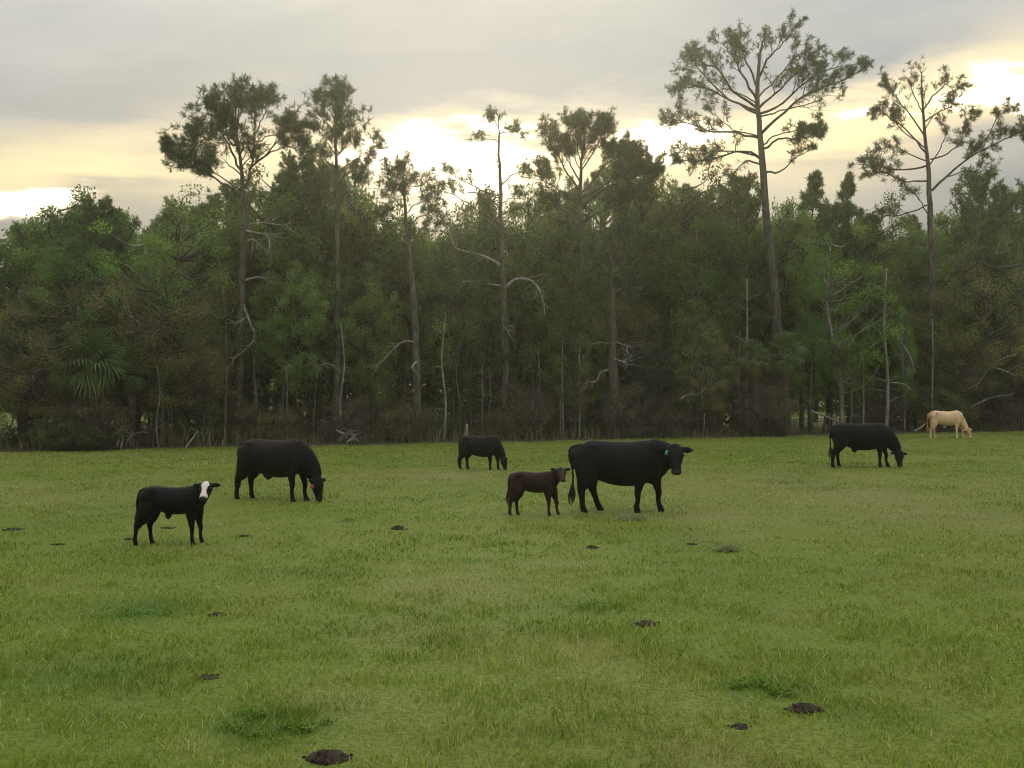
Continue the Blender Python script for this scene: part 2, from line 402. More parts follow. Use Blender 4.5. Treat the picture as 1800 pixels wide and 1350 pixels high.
# grass blades: dense near, thinner and coarser far, one stuff object
def grass():
    rng = np.random.default_rng(5)
    V, T, A = [], [], []
    def strip(y0, y1, dens, hgt, wid, wob=.5):
        k0, k1 = y0 * .50 + 1.6, y1 * .50 + 1.6
        area = (k0 + k1) * (y1 - y0); n = int(area * dens)
        y = rng.uniform(y0, y1, n); x = rng.uniform(-1, 1, n) * (y * .50 + 1.6)
        clump = fbm(x, y, .35, 3)
        keep = rng.uniform(0, 1, n) < .62 + .6 * clump
        e_ok = np.ones(n, bool)
        if y1 > 40:
            e_ok = y < np.interp(x, EX, EY) + .15 + .9 * fbm(x, 3 + 0 * x, 1.6, 4)
        keep &= e_ok
        x, y, clump = x[keep], y[keep], clump[keep]; n = len(x)
        z = height(x, y) - .004
        dry, lush = patches(x, y)
        c2 = fbm(x - 5, y + 8, .9, 3)
        h = hgt * rng.uniform(.4, 1.3, n) * (1 + .8 * clump + .5 * c2 + .35 * lush - .25 * dry) * (1 + .35 * fbm(x, y, 2.2, 2))
        h = np.where(rng.uniform(0, 1, n) < .02, h * 1.7, h)
        th = rng.uniform(0, 2 * math.pi, n); ln = rng.uniform(.15, .95, n) * h * wob * 1.6
        lx, ly = np.cos(th) * ln, np.sin(th) * ln
        ph = rng.uniform(0, 2 * math.pi, n); w = wid * rng.uniform(.6, 1.4, n)
        wx, wy = np.cos(ph) * w * .5, np.sin(ph) * w * .5
        b0 = np.stack([x - wx, y - wy, z], -1); b1 = np.stack([x + wx, y + wy, z], -1)
        m = np.stack([x + lx * .38, y + ly * .38, z + h * .62], -1); o = np.stack([wx, wy, 0 * wx], -1) * .75
        tp = np.stack([x + lx, y + ly, z + h * .95], -1)
        V.append(np.stack([b0, b1, m + o, m - o, tp], 1).reshape(-1, 3))
        k = np.arange(n)[:, None] * 5
        T.append((k[:, :, None] + np.array([[0, 1, 2], [0, 2, 3], [3, 2, 4]])[None]).reshape(-1, 3))
        sh = np.clip(rng.normal(.42, .27, n) + .35 * fbm(x + 3, y * .9 - 7, .55, 3) + .3 * fbm(x - 13, y + 7, 1.9, 3), 0, 1)
        straw = rng.uniform(0, 1, n) < .14 + .3 * dry
        dry = np.clip(np.where(straw, .75 + .25 * rng.uniform(0, 1, n), dry), 0, 1); lush = np.where(straw, 0, lush)
        A.append(np.stack([np.repeat(q, 5) for q in (sh, dry, lush)], -1))
    EX = np.linspace(-40, 50, 181); EY = np.array([edge_at_x(q) for q in EX])
    strip(5.4, 7.5, 2300, .044, .0064, .9)
    strip(7.5, 10.5, 1500, .043, .0078, .9)
    strip(10.5, 15, 800, .042, .0100, .85)
    strip(15, 22, 360, .042, .014, .8)
    strip(22, 34, 190, .042, .022, .8)
    strip(34, 68, 80, .042, .040, .8)
    v = np.concatenate(V); off = 0; tt = []
    for a, b in zip(V, T): tt.append(b + off); off += len(a)
    t = np.concatenate(tt); a = np.concatenate(A)
    me = bpy.data.meshes.new('grass'); me.vertices.add(len(v)); me.vertices.foreach_set('co', v.astype(np.float32).ravel())
    me.loops.add(len(t) * 3); me.loops.foreach_set('vertex_index', t.astype(np.int32).ravel())
    me.polygons.add(len(t)); me.polygons.foreach_set('loop_start', (np.arange(len(t)) * 3).astype(np.int32)); me.polygons.foreach_set('loop_total', np.full(len(t), 3, np.int32))
    me.update(calc_edges=True)
    for i, k in enumerate(('shade', 'dry', 'lush')):
        me.attributes.new(k, 'FLOAT', 'POINT').data.foreach_set('value', a[:, i].astype(np.float32))
    me.materials.append(M_GRASS)
    tag(link('grass', me), 'short green grazed grass covering the whole pasture', 'grass', kind='stuff')
    print('grass tris', len(t))
grass()


# thin evening haze over the whole place
HAZE = .0009
def haze():
    m, N = mat_new('evening_haze'); v = N.n('ShaderNodeVolumePrincipled'); v.inputs['Color'].default_value = (.95, .93, .74, 1)
    v.inputs['Density'].default_value = HAZE; v.inputs['Anisotropy'].default_value = .78
    o = N.n('ShaderNodeOutputMaterial'); N.t.links.new(v.outputs[0], o.inputs['Volume'])
    x0, x1, y0, y1, z0, z1 = -402, 402, -122, 452, -1.2, 27.5
    ve = [(x, y, z) for z in (z0, z1) for y in (y0, y1) for x in (x0, x1)]
    me = bpy.data.meshes.new('haze'); me.from_pydata(ve, [], [(0, 2, 3, 1), (4, 5, 7, 6), (0, 1, 5, 4), (2, 6, 7, 3), (0, 4, 6, 2), (1, 3, 7, 5)]); me.materials.append(m)
    o = link('haze', me); tag(o, 'thin warm evening haze in front of the wood', 'haze', kind='stuff')
haze()

# ------------------------------------------------------------------ trees
def spread_dir(d, ang, roll, up=0.0):
    d = unit(np.asarray(d, float)); ref = np.array([0, 0, 1.]) if abs(d[2]) < .9 else np.array([1., 0, 0])
    u = unit(np.cross(d, ref)); w = np.cross(u, d)
    return unit(d * math.cos(ang) + (u * math.cos(roll) + w * math.sin(roll)) * math.sin(ang) + np.array([0, 0, up]))

def grow_twigs(wood, tips, path, rad, rng, t0, n, length, depth, up=.25, flat=.6):
    """side branches along a limb; the last generation carries needle tufts"""
    m = len(path)
    for k in range(n):
        t = t0 + (1 - t0) * ((k + rng.uniform(.1, .9)) / n)
        i = min(int(t * (m - 1)), m - 2); fr = t * (m - 1) - i
        p = path[i] * (1 - fr) + path[i + 1] * fr; d = unit(path[i + 1] - path[i])
        roll = rng.uniform(0, 2 * math.pi)
        if rng.uniform() < flat: roll = rng.choice([0, math.pi]) + rng.normal(0, .5)
        nd = spread_dir(d, rng.uniform(.55, 1.0), roll, up * rng.uniform(.2, 1.3))
        L = length * rng.uniform(.55, 1.2) * (1.15 - .55 * t)
        q = [p]; dd = nd
        for s in range(4):
            dd = unit(dd + rng.normal(0, .16, 3) + [0, 0, up * .35]); q.append(q[-1] + dd * L / 4)
        q = np.array(q); r0 = max(rad * (1 - .6 * t) * .55, .006)
        wood.tube(q, np.linspace(r0, max(r0 * .35, .005), 5), 3 if depth < 2 else 4, cap=False)
        if depth > 1: grow_twigs(wood, tips, q, r0, rng, .25, max(3, int(n * .55)), L * .5, depth - 1, up, .3)
        else:
            tips.append((q[-1], dd)); tips.append((q[2] + rng.normal(0, .05, 3), unit(dd + rng.normal(0, .5, 3))))
            if rng.uniform() < .5: tips.append((q[3] + rng.normal(0, .1, 3), unit(dd + rng.normal(0, .7, 3))))

def limb_auto(wood, tips, p, d, L, r, rng, n=6, up=.25, curve=.12, t0=.35, depth=2, tw=.42):
    q = [p]; dd = unit(np.asarray(d, float))
    for s in range(7):
        dd = unit(dd + rng.normal(0, .13, 3) + [0, 0, curve]); q.append(q[-1] + dd * L / 7)
    q = np.array(q); wood.tube(q, np.linspace(r, r * .25, 8), 5, cap=False)
    tips.append((q[-1], dd))
    grow_twigs(wood, tips, q, r, rng, t0, n, L * tw, depth, up)

def thing_tree(name, x, y, rz, sc, label, cat, parts, group=None, lean=0):
    root = empty(name, (x, y, ground_z(x, y) - .03), rz, sc)
    if lean: root.rotation_euler[1] = lean
    tag(root, label, cat, group)
    for pn, me in parts: link(pn, me, root)
    return root

# ---- the tall pines one can tell apart, limbs traced in picture coordinates at their own distance
def hero_pine(px_base, trunk, limbs, d_off, seed, label, width_px, group=None, top_n=6, needle=1.0, dead=(), tw=.9, dens=1.0, bark_m=None, dark=None, leafm=None, tuft_n=15, lenf=1.45, nf=1.5):
    rng = np.random.default_rng(seed)
    d = edge_d(px_base) + d_off; s = d / F
    X0 = gx(px_base, d); gz0 = ground_z(X0, d) - .03
    def W(px, py, dy=0.0): return np.array([gx(px, d) - X0, dy, gz(py, d) - gz0])
    wood, deads, tips = Geo(), [], []
    tp = smooth_path([np.array([0, 0, -.1])] + [W(*q) for q in trunk], 26)
    tp[1:-1] += rng.normal(0, .02, (len(tp) - 2, 3))
    r0 = width_px * s / 2
    tt = np.linspace(0, 1, len(tp)); rad = r0 * (1.0 - .90 * tt ** 1.1); rad[0] *= 1.25
    wood.tube(tp, rad, 10)
    for L in limbs:
        pts, r, n = L[0], L[1] * s / 2, L[2]
        dy = L[3] if len(L) > 3 else rng.uniform(-1, 1) * 1.4
        length = L[4] if len(L) > 4 else tw
        t0 = L[5] if len(L) > 5 else .35
        P_ = [W(*q) for q in pts]
        for k in range(1, len(P_)): P_[k] = P_[k] + np.array([0, dy * k / (len(P_) - 1), 0])
        path = smooth_path(P_, 12); path[1:] += rng.normal(0, .035, (11, 3)); r *= .66; length *= lenf; n = int(n * nf + .5)
        wood.tube(path, np.linspace(r, r * .22, 12), 6, cap=False)
        tips.append((path[-1], unit(path[-1] - path[-2])))
        if n: grow_twigs(wood, tips, path, r * .8, rng, t0, n, length, 2, .28, .35)
    if top_n:
        grow_twigs(wood, tips, tp[-9:], rad[-6], rng, .1, top_n, tw * lenf, 2, .3, 0)
    for k in range(6):
        a = rng.uniform(0, 6.28); e = tp[-1] + np.array([math.cos(a) * .35, math.sin(a) * .35, rng.uniform(.15, .6)]); wood.tube(np.array([tp[-1], (tp[-1] + e) / 2 + [0, 0, -.05], e]), [.02, .014, .008], 3, cap=False); tips += [(e, e - tp[-1]), ((tp[-1] + e) / 2, e - tp[-1])]
    for pts, r in dead:
        P_ = [W(*q) for q in pts]; dy = rng.uniform(-.8, -.2)
        for k in range(1, len(P_)): P_[k] = P_[k] + np.array([0, dy * k / (len(P_) - 1), 0])
        path = smooth_path(P_, 12); deadg = Geo(); deads.append(deadg); deadg.tube(path, np.linspace(r * s * .36, r * s * .12, 12), 5)
        for k in range(7):
            i = rng.integers(3, 11); dd = spread_dir(path[min(i + 1, 11)] - path[i - 1], rng.uniform(.6, 1.1), rng.uniform(0, 6.3), -.1)
            q = path[i] + np.cumsum(np.concatenate([[np.zeros(3)], unit(dd + rng.normal(0, .25, (4, 3))) * rng.uniform(.1, .3)]), 0)
            deadg.tube(q, np.linspace(.02, .008, 5), 3)
    fol = Geo(); c = np.array([t[0] for t in tips]); dd = np.array([t[1] for t in tips])
    k = rng.uniform(0, 1, len(c)) < dens * .62; c, dd = c[k], dd[k]
    fol.tufts(c, dd + [0, 0, .35], rng, 14, .25 * needle, .018 * needle)
    root = empty('pine_tree', (X0, d, gz0)); tag(root, label, 'pine tree', group)
    link('trunk', wood.mesh('pine_wood', bark_m or M_BARK, True), root)
    link('crown', fol.mesh('pine_crown', leafm or M_PINE), root)
    for q in deads: link('dead_limb', q.mesh('dead_limb', M_DEAD, True), root)
    return root

def n_limb(pts, r, n, *a): return (pts, r, n, *a)
# the tallest pine
hero_pine(1382, [(1372, 640), (1362, 520), (1350, 400), (1341, 300), (1336, 235), (1331, 175), (1333, 120), (1338, 85), (1343, 66)],
    [([(1332, 180), (1305, 140), (1285, 112), (1262, 88)], 8, 8), ([(1333, 160), (1316, 110), (1302, 82), (1300, 58)], 7, 8), ([(1333, 135), (1350, 105), (1372, 82), (1385, 62)], 6, 8),
     ([(1331, 190), (1290, 160), (1262, 120), (1236, 108), (1225, 88)], 8, 9), ([(1331, 195), (1290, 178), (1240, 155), (1205, 150), (1192, 162)], 7, 9), ([(1331, 200), (1270, 170), (1215, 120), (1200, 128)], 6, 7),
     ([(1334, 190), (1362, 165), (1398, 128), (1430, 102)], 8, 9), ([(1335, 200), (1375, 182), (1420, 140), (1460, 115), (1502, 105)], 8, 10), ([(1338, 235), (1375, 200), (1420, 165), (1470, 150), (1516, 125)], 9, 11),
     ([(1336, 205), (1380, 195), (1430, 180), (1460, 165)], 5, 6), ([(1334, 170), (1372, 130), (1408, 95), (1425, 110)], 5, 7), ([(1333, 185), (1310, 165), (1270, 150), (1245, 180)], 5, 6),
     ([(1337, 243), (1300, 233), (1250, 226), (1205, 208), (1180, 205)], 7, 11, 1.0, .75), ([(1336, 240), (1290, 230), (1262, 212), (1240, 195)], 4, 5),
     ([(1341, 282), (1308, 268), (1268, 278), (1215, 290), (1185, 287)], 8, 12, -1.2, .8), ([(1341, 276), (1300, 266), (1262, 262), (1228, 268), (1190, 262)], 5, 7, .9, .7), ([(1343, 290), (1312, 284), (1290, 305), (1282, 322)], 6, 4),
     ([(1340, 262), (1372, 245), (1400, 247), (1440, 240)], 7, 11, -.6, .7, .45), ([(1340, 255), (1365, 235), (1405, 225), (1445, 212)], 5, 8, .8, .6, .5), ([(1343, 303), (1375, 302), (1395, 280), (1430, 262)], 6, 6, -.3, .5, .5),
     ([(1346, 352), (1330, 345), (1318, 352)], 4, 1, -.5, .4)],
    3.0, 11, 'tallest pine, its tall bare trunk rising right of centre far above the wood', 19, dens=.92, tuft_n=17)
# second tall pine at the right
hero_pine(1642, [(1640, 640), (1638, 520), (1636, 400), (1633, 330), (1630, 280), (1624, 220), (1621, 170), (1620, 128)],
    [([(1626, 240), (1600, 195), (1575, 160), (1562, 140)], 5, 8), ([(1622, 200), (1605, 165), (1598, 135)], 4, 6), ([(1622, 195), (1645, 165), (1668, 145), (1685, 155)], 5, 7), ([(1624, 215), (1655, 195), (1690, 180)], 5, 7),
     ([(1629, 270), (1590, 232), (1550, 205), (1528, 210)], 5, 9, -.8, .6), ([(1629, 262), (1580, 225), (1556, 185)], 4, 7), ([(1632, 290), (1590, 298), (1550, 290), (1512, 285)], 6, 10, .7, .7),
     ([(1632, 285), (1600, 275), (1560, 262), (1535, 270)], 4, 7, -.9, .6), ([(1633, 318), (1590, 318), (1556, 300), (1530, 310)], 5, 8, .4, .6), ([(1634, 290), (1656, 255), (1668, 225), (1655, 205)], 4, 5, .5, .4),
     ([(1638, 335), (1665, 310), (1690, 285), (1730, 262), (1765, 248), (1794, 232)], 8, 13, -1.0, .75), ([(1636, 280), (1665, 270), (1692, 250), (1702, 215), (1725, 200)], 5, 9, .6, .7), ([(1660, 312), (1700, 300), (1730, 300), (1745, 285)], 4, 5),
     ([(1636, 360), (1600, 372), (1560, 380), (1535, 385)], 5, 8, .5, .7), ([(1700, 280), (1735, 240), (1750, 205), (1770, 200)], 4, 7, -.7, .6), ([(1637, 385), (1610, 350), (1585, 330)], 4, 6, -.6, .6)],
    3.5, 12, 'second tallest pine, at the right, with one long limb reaching the picture edge', 15, dens=.85)
# round crowned pine, left
hero_pine(418, [(421, 640), (425, 520), (427, 420), (427, 350), (424, 300), (418, 250), (414, 190)],
    [([(427, 340), (437, 315), (448, 280), (450, 220), (452, 185)], 9, 9), ([(446, 290), (470, 262), (492, 225), (500, 205)], 6, 9), ([(448, 285), (480, 262), (505, 255), (524, 262)], 5, 8), ([(424, 300), (405, 260), (390, 225), (368, 200)], 7, 10),
     ([(420, 270), (400, 240), (385, 215), (392, 188)], 5, 8), ([(425, 345), (395, 325), (365, 305), (340, 290), (302, 268)], 7, 13, -.8, .7), ([(424, 335), (400, 318), (372, 300), (350, 268), (340, 240)], 5, 9), ([(416, 240), (425, 205), (432, 178)], 5, 8),
     ([(449, 235), (470, 205), (478, 188)], 4, 8), ([(419, 255), (395, 250), (365, 245), (345, 232)], 4, 7), ([(450, 250), (478, 235), (505, 240), (515, 225)], 4, 7), ([(330, 282), (318, 262), (305, 262), (300, 295)], 3, 5, 0, .35), ([(424, 310), (400, 290), (380, 292)], 4, 6)],
    3.0, 13, 'pine at the left with a round crown and a forked upper trunk', 17, top_n=16, dens=.95, nf=1.7,
    dead=[([(429, 405), (452, 410), (472, 415), (477, 432), (472, 452)], 6), ([(429, 425), (448, 422), (462, 432)], 4), ([(429, 494), (452, 488), (472, 492), (484, 500)], 6), ([(424, 522), (432, 545), (443, 570), (452, 592), (440, 612), (416, 632), (418, 645)], 7), ([(436, 556), (424, 566), (416, 574)], 4), ([(427, 398), (460, 392), (500, 398), (522, 392)], 4)])
# slim conical pine
hero_pine(592, [(593, 640), (594, 520), (593, 400), (591, 300), (590, 230), (589, 165)],
    [([(590, 330), (610, 305), (630, 300), (648, 285)], 4, 6, -.4, .5), ([(590, 345), (572, 322), (560, 320)], 4, 5, .4, .5), ([(590, 310), (615, 280), (640, 262), (650, 240)], 4, 7), ([(590, 300), (570, 275), (556, 262)], 4, 6),
     ([(590, 280), (608, 255), (622, 245)], 3, 6), ([(590, 270), (572, 245), (560, 230)], 3, 6), ([(590, 250), (610, 225), (625, 205)], 3, 6), ([(590, 240), (570, 215), (562, 195)], 3, 6), ([(589, 215), (604, 190), (612, 180)], 3, 5), ([(589, 210), (575, 185), (572, 172)], 3, 5),
     ([(592, 365), (620, 335), (640, 330)], 4, 7)],
    2.4, 14, 'slim pine with a narrow pointed crown standing beside the round one', 14, top_n=20, dens=.85, tw=.75, nf=1.6, dead=[([(592, 645), (575, 640), (558, 648)], 5)])
# scraggly half dead pine in the middle
hero_pine(888, [(888, 640), (886, 520), (881, 420), (879, 330), (877, 260), (876, 205)],
    [([(877, 225), (868, 212), (858, 210)], 3, 5, 0, .35), ([(877, 235), (895, 232), (915, 238)], 3, 6, -.2, .35), ([(879, 345), (850, 335), (815, 320), (782, 305)], 4, 6, -.6, .45, .5), ([(880, 370), (850, 340), (810, 335), (775, 318)], 4, 4, .5, .4, .6),
     ([(881, 395), (840, 372), (800, 345), (768, 342)], 4, 4, -.8, .4, .6), ([(879, 330), (896, 310), (915, 300), (925, 292)], 4, 3, .5, .35, .7), ([(879, 250), (862, 245), (838, 240)], 3, 4, 0, .25, .6), ([(880, 360), (905, 340), (920, 330)], 3, 5), ([(880, 380), (905, 372), (925, 365)], 3, 6), ([(881, 390), (860, 375), (850, 360)], 3, 6)],
    2.0, 15, 'scraggly half bare pine before the brightest cloud with big arched dead limbs', 14, top_n=2, dens=.75, tw=.5,
    dead=[([(883, 468), (860, 455), (835, 447), (805, 440), (795, 425), (790, 405)], 9), ([(887, 503), (860, 500), (830, 495), (800, 503), (782, 525)], 5), ([(889, 505), (905, 492), (928, 492), (945, 505), (954, 530), (957, 555)], 8), ([(890, 545), (884, 560), (886, 575), (892, 582)], 5)])
# dense pine centre right
hero_pine(1030, [(1028, 640), (1024, 520), (1020, 400), (1020, 320), (1024, 265), (1030, 222)],
    [([(1020, 340), (995, 300), (975, 262), (968, 232)], 6, 9), ([(1020, 320), (1000, 280), (990, 240)], 5, 8), ([(1021, 300), (1045, 265), (1058, 235), (1062, 225)], 5, 10), ([(1021, 340), (1055, 300), (1085, 270), (1100, 262)], 6, 12),
     ([(1020, 370), (1060, 335), (1110, 315), (1140, 310)], 6, 12), ([(1020, 365), (985, 335), (955, 320), (950, 305)], 5, 9), ([(1022, 290), (1012, 255), (1010, 228)], 4, 8), ([(1020, 350), (1075, 320), (1100, 290), (1120, 285)], 5, 10), ([(1020, 385), (985, 365), (955, 355)], 5, 9), ([(1020, 390), (1070, 370), (1120, 350)], 5, 11)],
    3.6, 16, 'bushy pine right of the brightest cloud with dark leafy tufts against it', 14, top_n=16, dens=1.15, nf=1.7)
# faint open pine beneath the bright cloud
hero_pine(736, [(733, 640), (728, 540), (720, 440), (713, 380), (710, 330), (708, 298)],
    [([(712, 370), (695, 350), (680, 335)], 4, 8), ([(712, 375), (735, 355), (765, 345)], 4, 8), ([(711, 345), (725, 322), (738, 310)], 3, 7), ([(711, 345), (698, 325), (688, 312)], 3, 7), ([(714, 395), (745, 380), (775, 372)], 4, 8), ([(714, 395), (692, 380), (675, 372)], 4, 8), ([(716, 420), (745, 410), (770, 400)], 4, 8)],
    1.0, 17, 'open feathery pine whose sloping trunk passes a long dead limb', 14, top_n=18, dens=.5, tw=.6, lenf=1.7, dead=[([(731, 602), (712, 600), (695, 612), (672, 638), (655, 650)], 5), ([(735, 636), (730, 640), (726, 648)], 9)])
hero_pine(1078, [(1077, 640), (1076, 560), (1074, 480), (1072, 420)],
    [([(1076, 560), (1050, 530), (1030, 510)], 5, 7), ([(1076, 520), (1100, 500), (1120, 480)], 5, 7), ([(1075, 490), (1050, 460), (1040, 440)], 5, 8), ([(1074, 450), (1095, 430), (1110, 410)], 5, 8)],
    .6, 18, 'dark thick trunked pine behind the cow with the green ear tag', 20, top_n=8, dens=.9, bark_m=M_BARK_D,
    dead=[([(1074, 605), (1055, 602), (1035, 606), (1020, 598), (1005, 600)], 4), ([(1070, 650), (1055, 655), (1048, 670), (1030, 672), (1018, 690)], 6), ([(1080, 600), (1095, 606), (1112, 612)], 4), ([(1074, 628), (1100, 640)], 4)])

# ---- trees grown by rule; a few kinds shared by many copies
def pine_kind(seed, H, cb, R_, shape=1.0, n=26, t=.5):
    rng = np.random.default_rng(seed); wood, tips = Geo(), []
    w = rng.normal(0, .12, (6, 3)); w[:, 2] = 0
    tp = smooth_path([np.array([0, 0, H * k / 6.]) + (w[k - 1] * k / 3 if k else 0) for k in range(7)], 22)
    wood.tube(tp, .17 * H / 14 * (1 - .82 * np.linspace(0, 1, 22)), 7)
    for k in range(n):
        f = (k + rng.uniform(0, 1)) / n; z = cb + (H - cb) * f * .97
        i = z / H * 21; i0 = min(int(i), 20); p = tp[i0] * (1 - (i - i0)) + tp[i0 + 1] * (i - i0)
        prof = (math.sin(math.pi * (f * .82 + .16)) ** .7) if shape > .5 else (1.05 - f) ** .8
        L = R_ * prof * rng.uniform(.65, 1.15); az = k * 2.4 + rng.uniform(-.5, .5); el = .1 + .7 * f + rng.normal(0, .12)
        limb_auto(wood, tips, p, (math.cos(az) * math.cos(el), math.sin(az) * math.cos(el), math.sin(el)), L, .035 * L / 2 + .02, rng, 5, .25, .1, .3, 2, t)
    # a few bare dead stubs beneath the crown
    for k in range(6):
        z = cb * rng.uniform(.35, .98); i = int(z / H * 21); az = rng.uniform(0, 6.3); L = rng.uniform(.4, 1.3)
        q = tp[i] + np.array([[0, 0, 0], [math.cos(az) * L * .5, math.sin(az) * L * .5, .05], [math.cos(az) * L, math.sin(az) * L, -.1]])
        wood.tube(q, [.025, .018, .008], 3)
    fol = Geo(); c = np.array([q[0] for q in tips]); dd = np.array([q[1] for q in tips])
    fol.tufts(c, dd + [0, 0, .3], rng, 14, .27, .030)
    return wood.mesh('pine_wood', M_BARK, True), fol.mesh('pine_crown', M_PINE_D)

def broad_kind(seed, H, z0, R_, mat, leaf=.112, nclump=125, per=190, twiggy=0, cr=.55, barkm=None, stems=1, tall=1.0):
    """trunk, curved limbs to clumps of leaves scattered through an uneven crown"""
    rng = np.random.default_rng(seed); wood, fol = Geo(), Geo()
    base = []
    for s_ in range(stems):
        az = rng.uniform(0, 6.3); off = .25 * (stems > 1)
        lean = np.array([math.cos(az), math.sin(az), 0]) * (.9 if stems > 1 else .35)
        tp = smooth_path([np.array([math.cos(az) * off, math.sin(az) * off, 0]), np.array([0, 0, H * .3]) + lean * .4 + rng.normal(0, .08, 3), np.array([0, 0, H * .62]) + lean + rng.normal(0, .12, 3), np.array([0, 0, H * .93]) + lean * 1.2], 14)
        wood.tube(tp, .13 * H / 9 / stems ** .4 * (1 - .8 * np.linspace(0, 1, 14)), 6); base.append(tp)
    c = []
    lobes = unit(rng.normal(size=(9, 3))); la = rng.uniform(-.28, .3, 9)
    while len(c) < nclump:
        v = unit(rng.normal(size=3)); r = rng.uniform(.25, 1) ** .55
        rr = r * (1 + np.sum(la * np.clip(lobes @ v, 0, 1) ** 4) * 1.3)
        p = np.array([v[0] * R_ * rr, v[1] * R_ * rr, (z0 + H) / 2 + v[2] * (H - z0) / 2 * rr * tall])
        if p[2] > .35: c.append(p)
    c = np.array(c)
    for p in c:
        tp = base[rng.integers(0, len(base))]
        k = np.argmin(np.linalg.norm(tp - (p - [0, 0, .3 * np.linalg.norm(p[:2]) + .4]), axis=1)); a = tp[k]
        mid = (a + p) / 2 + rng.normal(0, .16, 3) + [0, 0, -.1]
        q = smooth_path([a, mid, p], 6); L = np.linalg.norm(p - a)
        wood.tube(q, np.linspace(.018 + .013 * L, .007, 6), 4, cap=False)
        m = int(per * rng.uniform(.6, 1.35)); sz = cr * rng.uniform(.7, 1.25)
        pts = p + unit(rng.normal(size=(m, 3))) * rng.uniform(0, 1, (m, 1)) ** .5 * [sz * .95, sz * .95, sz * .7]
        if twiggy:
            tw = rng.normal(size=(twiggy, 3)); tw = unit(tw + [0, 0, .4])
            for u in tw:
                e = p + u * sz * rng.uniform(.6, 1.5); mm = (p + e) / 2 + rng.normal(0, .06, 3)
                wood.tube(np.array([p, mm, e]), [.011, .008, .005], 3, cap=False)
        fol.leaves(pts, rng, leaf, a=np.clip(rng.normal(.5, .27) + rng.normal(0, .12, m), 0, 1))
    return wood.mesh('tree_wood', barkm or M_BARK_D, True), fol.mesh('tree_crown', mat)

KP = [pine_kind(101, 14, 6.5, 2.9, 1, 32), pine_kind(102, 14, 5, 2.9, .2, 36), pine_kind(103, 14, 8, 3.2, 1, 32), pine_kind(104, 14, 6, 3.0, 1, 38), pine_kind(105, 14, 3.5, 2.8, .2, 42)]
KB = [broad_kind(201, 9, 2.0, 2.7, M_LEAF), broad_kind(202, 9, 1.2, 2.3, M_LEAF, .10, 120, 180), broad_kind(203, 9, 3.0, 3.0, M_LEAF, .12), broad_kind(204, 9, .8, 2.5, M_LEAF, .108, 120, 170, 1)]
KO = [broad_kind(301, 8, 1.0, 3.3, M_OLIVE, .065, 150, 170, 2, .6, M_BARK_D, 3), broad_kind(302, 8, 1.6, 3.0, M_OLIVE, .065, 140, 170, 2, .6, M_BARK_D, 2), broad_kind(303, 8, .8, 2.8, M_BROWN, .065, 130, 130, 3, .6, M_BARK_D, 3)]
KF = [broad_kind(401, 7, 1.5, 1.5, M_FRESH, .085, 75, 100, 0, .42, M_BARK_P)]
KC = [broad_kind(501, 6, .4, 1.7, M_CEDAR, .075, 120, 150, 0, .5)]
KS = [broad_kind(601, 2.6, .2, 1.5, M_BROWN, .055, 60, 50, 8, .4, M_BARK_D, 4), broad_kind(602, 2.6, .2, 1.3, M_OLIVE, .06, 60, 60, 7, .4, M_BARK_D, 4), broad_kind(603, 2.4, .1, 1.4, M_LEAF, .065, 60, 70, 3, .38, M_BARK_D, 3)]

trng = np.random.default_rng(900)
LAND = [(160, 'the large palm'), (418, 'the forked pine'), (592, 'the slim pine'), (736, 'the feathery pine'), (888, 'the half bare pine'), (1030, 'the bushy pine'),
        (1150, 'the dark cedar'), (1382, 'the tallest pine'), (1558, 'the straight pale trunk'), (1642, 'the second tallest pine')]
ORD = ['first', 'second', 'third', 'fourth', 'fifth', 'sixth', 'seventh', 'eighth', 'ninth', 'tenth', 'eleventh', 'twelfth', 'thirteenth', 'fourteenth']
PENDING = []
def name_by_neighbours():
    """labels of look-alikes: their place between the trees one can find"""
    seen = {}
    for px, root, what in sorted(PENDING, key=lambda q: q[0]):
        k = sum(px > L[0] for L in LAND)
        where = ('left of ' + LAND[0][1]) if k == 0 else ('right of ' + LAND[-1][1]) if k == len(LAND) else 'between ' + LAND[k - 1][1] + ' and ' + LAND[k][1]
        i = seen.get((what, k), 0); seen[(what, k)] = i + 1
        root['label'] = ORD[i] + ' ' + what + ' ' + where
def plant(name, kind, H0, px, off, top, label, cat, group=None, wide=1.0, trunkname='trunk', crown='crown', rz=None, d=None):
    d = (edge_d(px) + off) if d is None else d; x = gx(px, d); g = ground_z(x, d)
    H = gz(top, d) - g; s = H / H0
    return thing_tree(name, x, d, trng.uniform(0, 6.28) if rz is None else rz, (s * wide, s * wide, s), label, cat, ((trunkname, kind[0]), (crown, kind[1])), group)

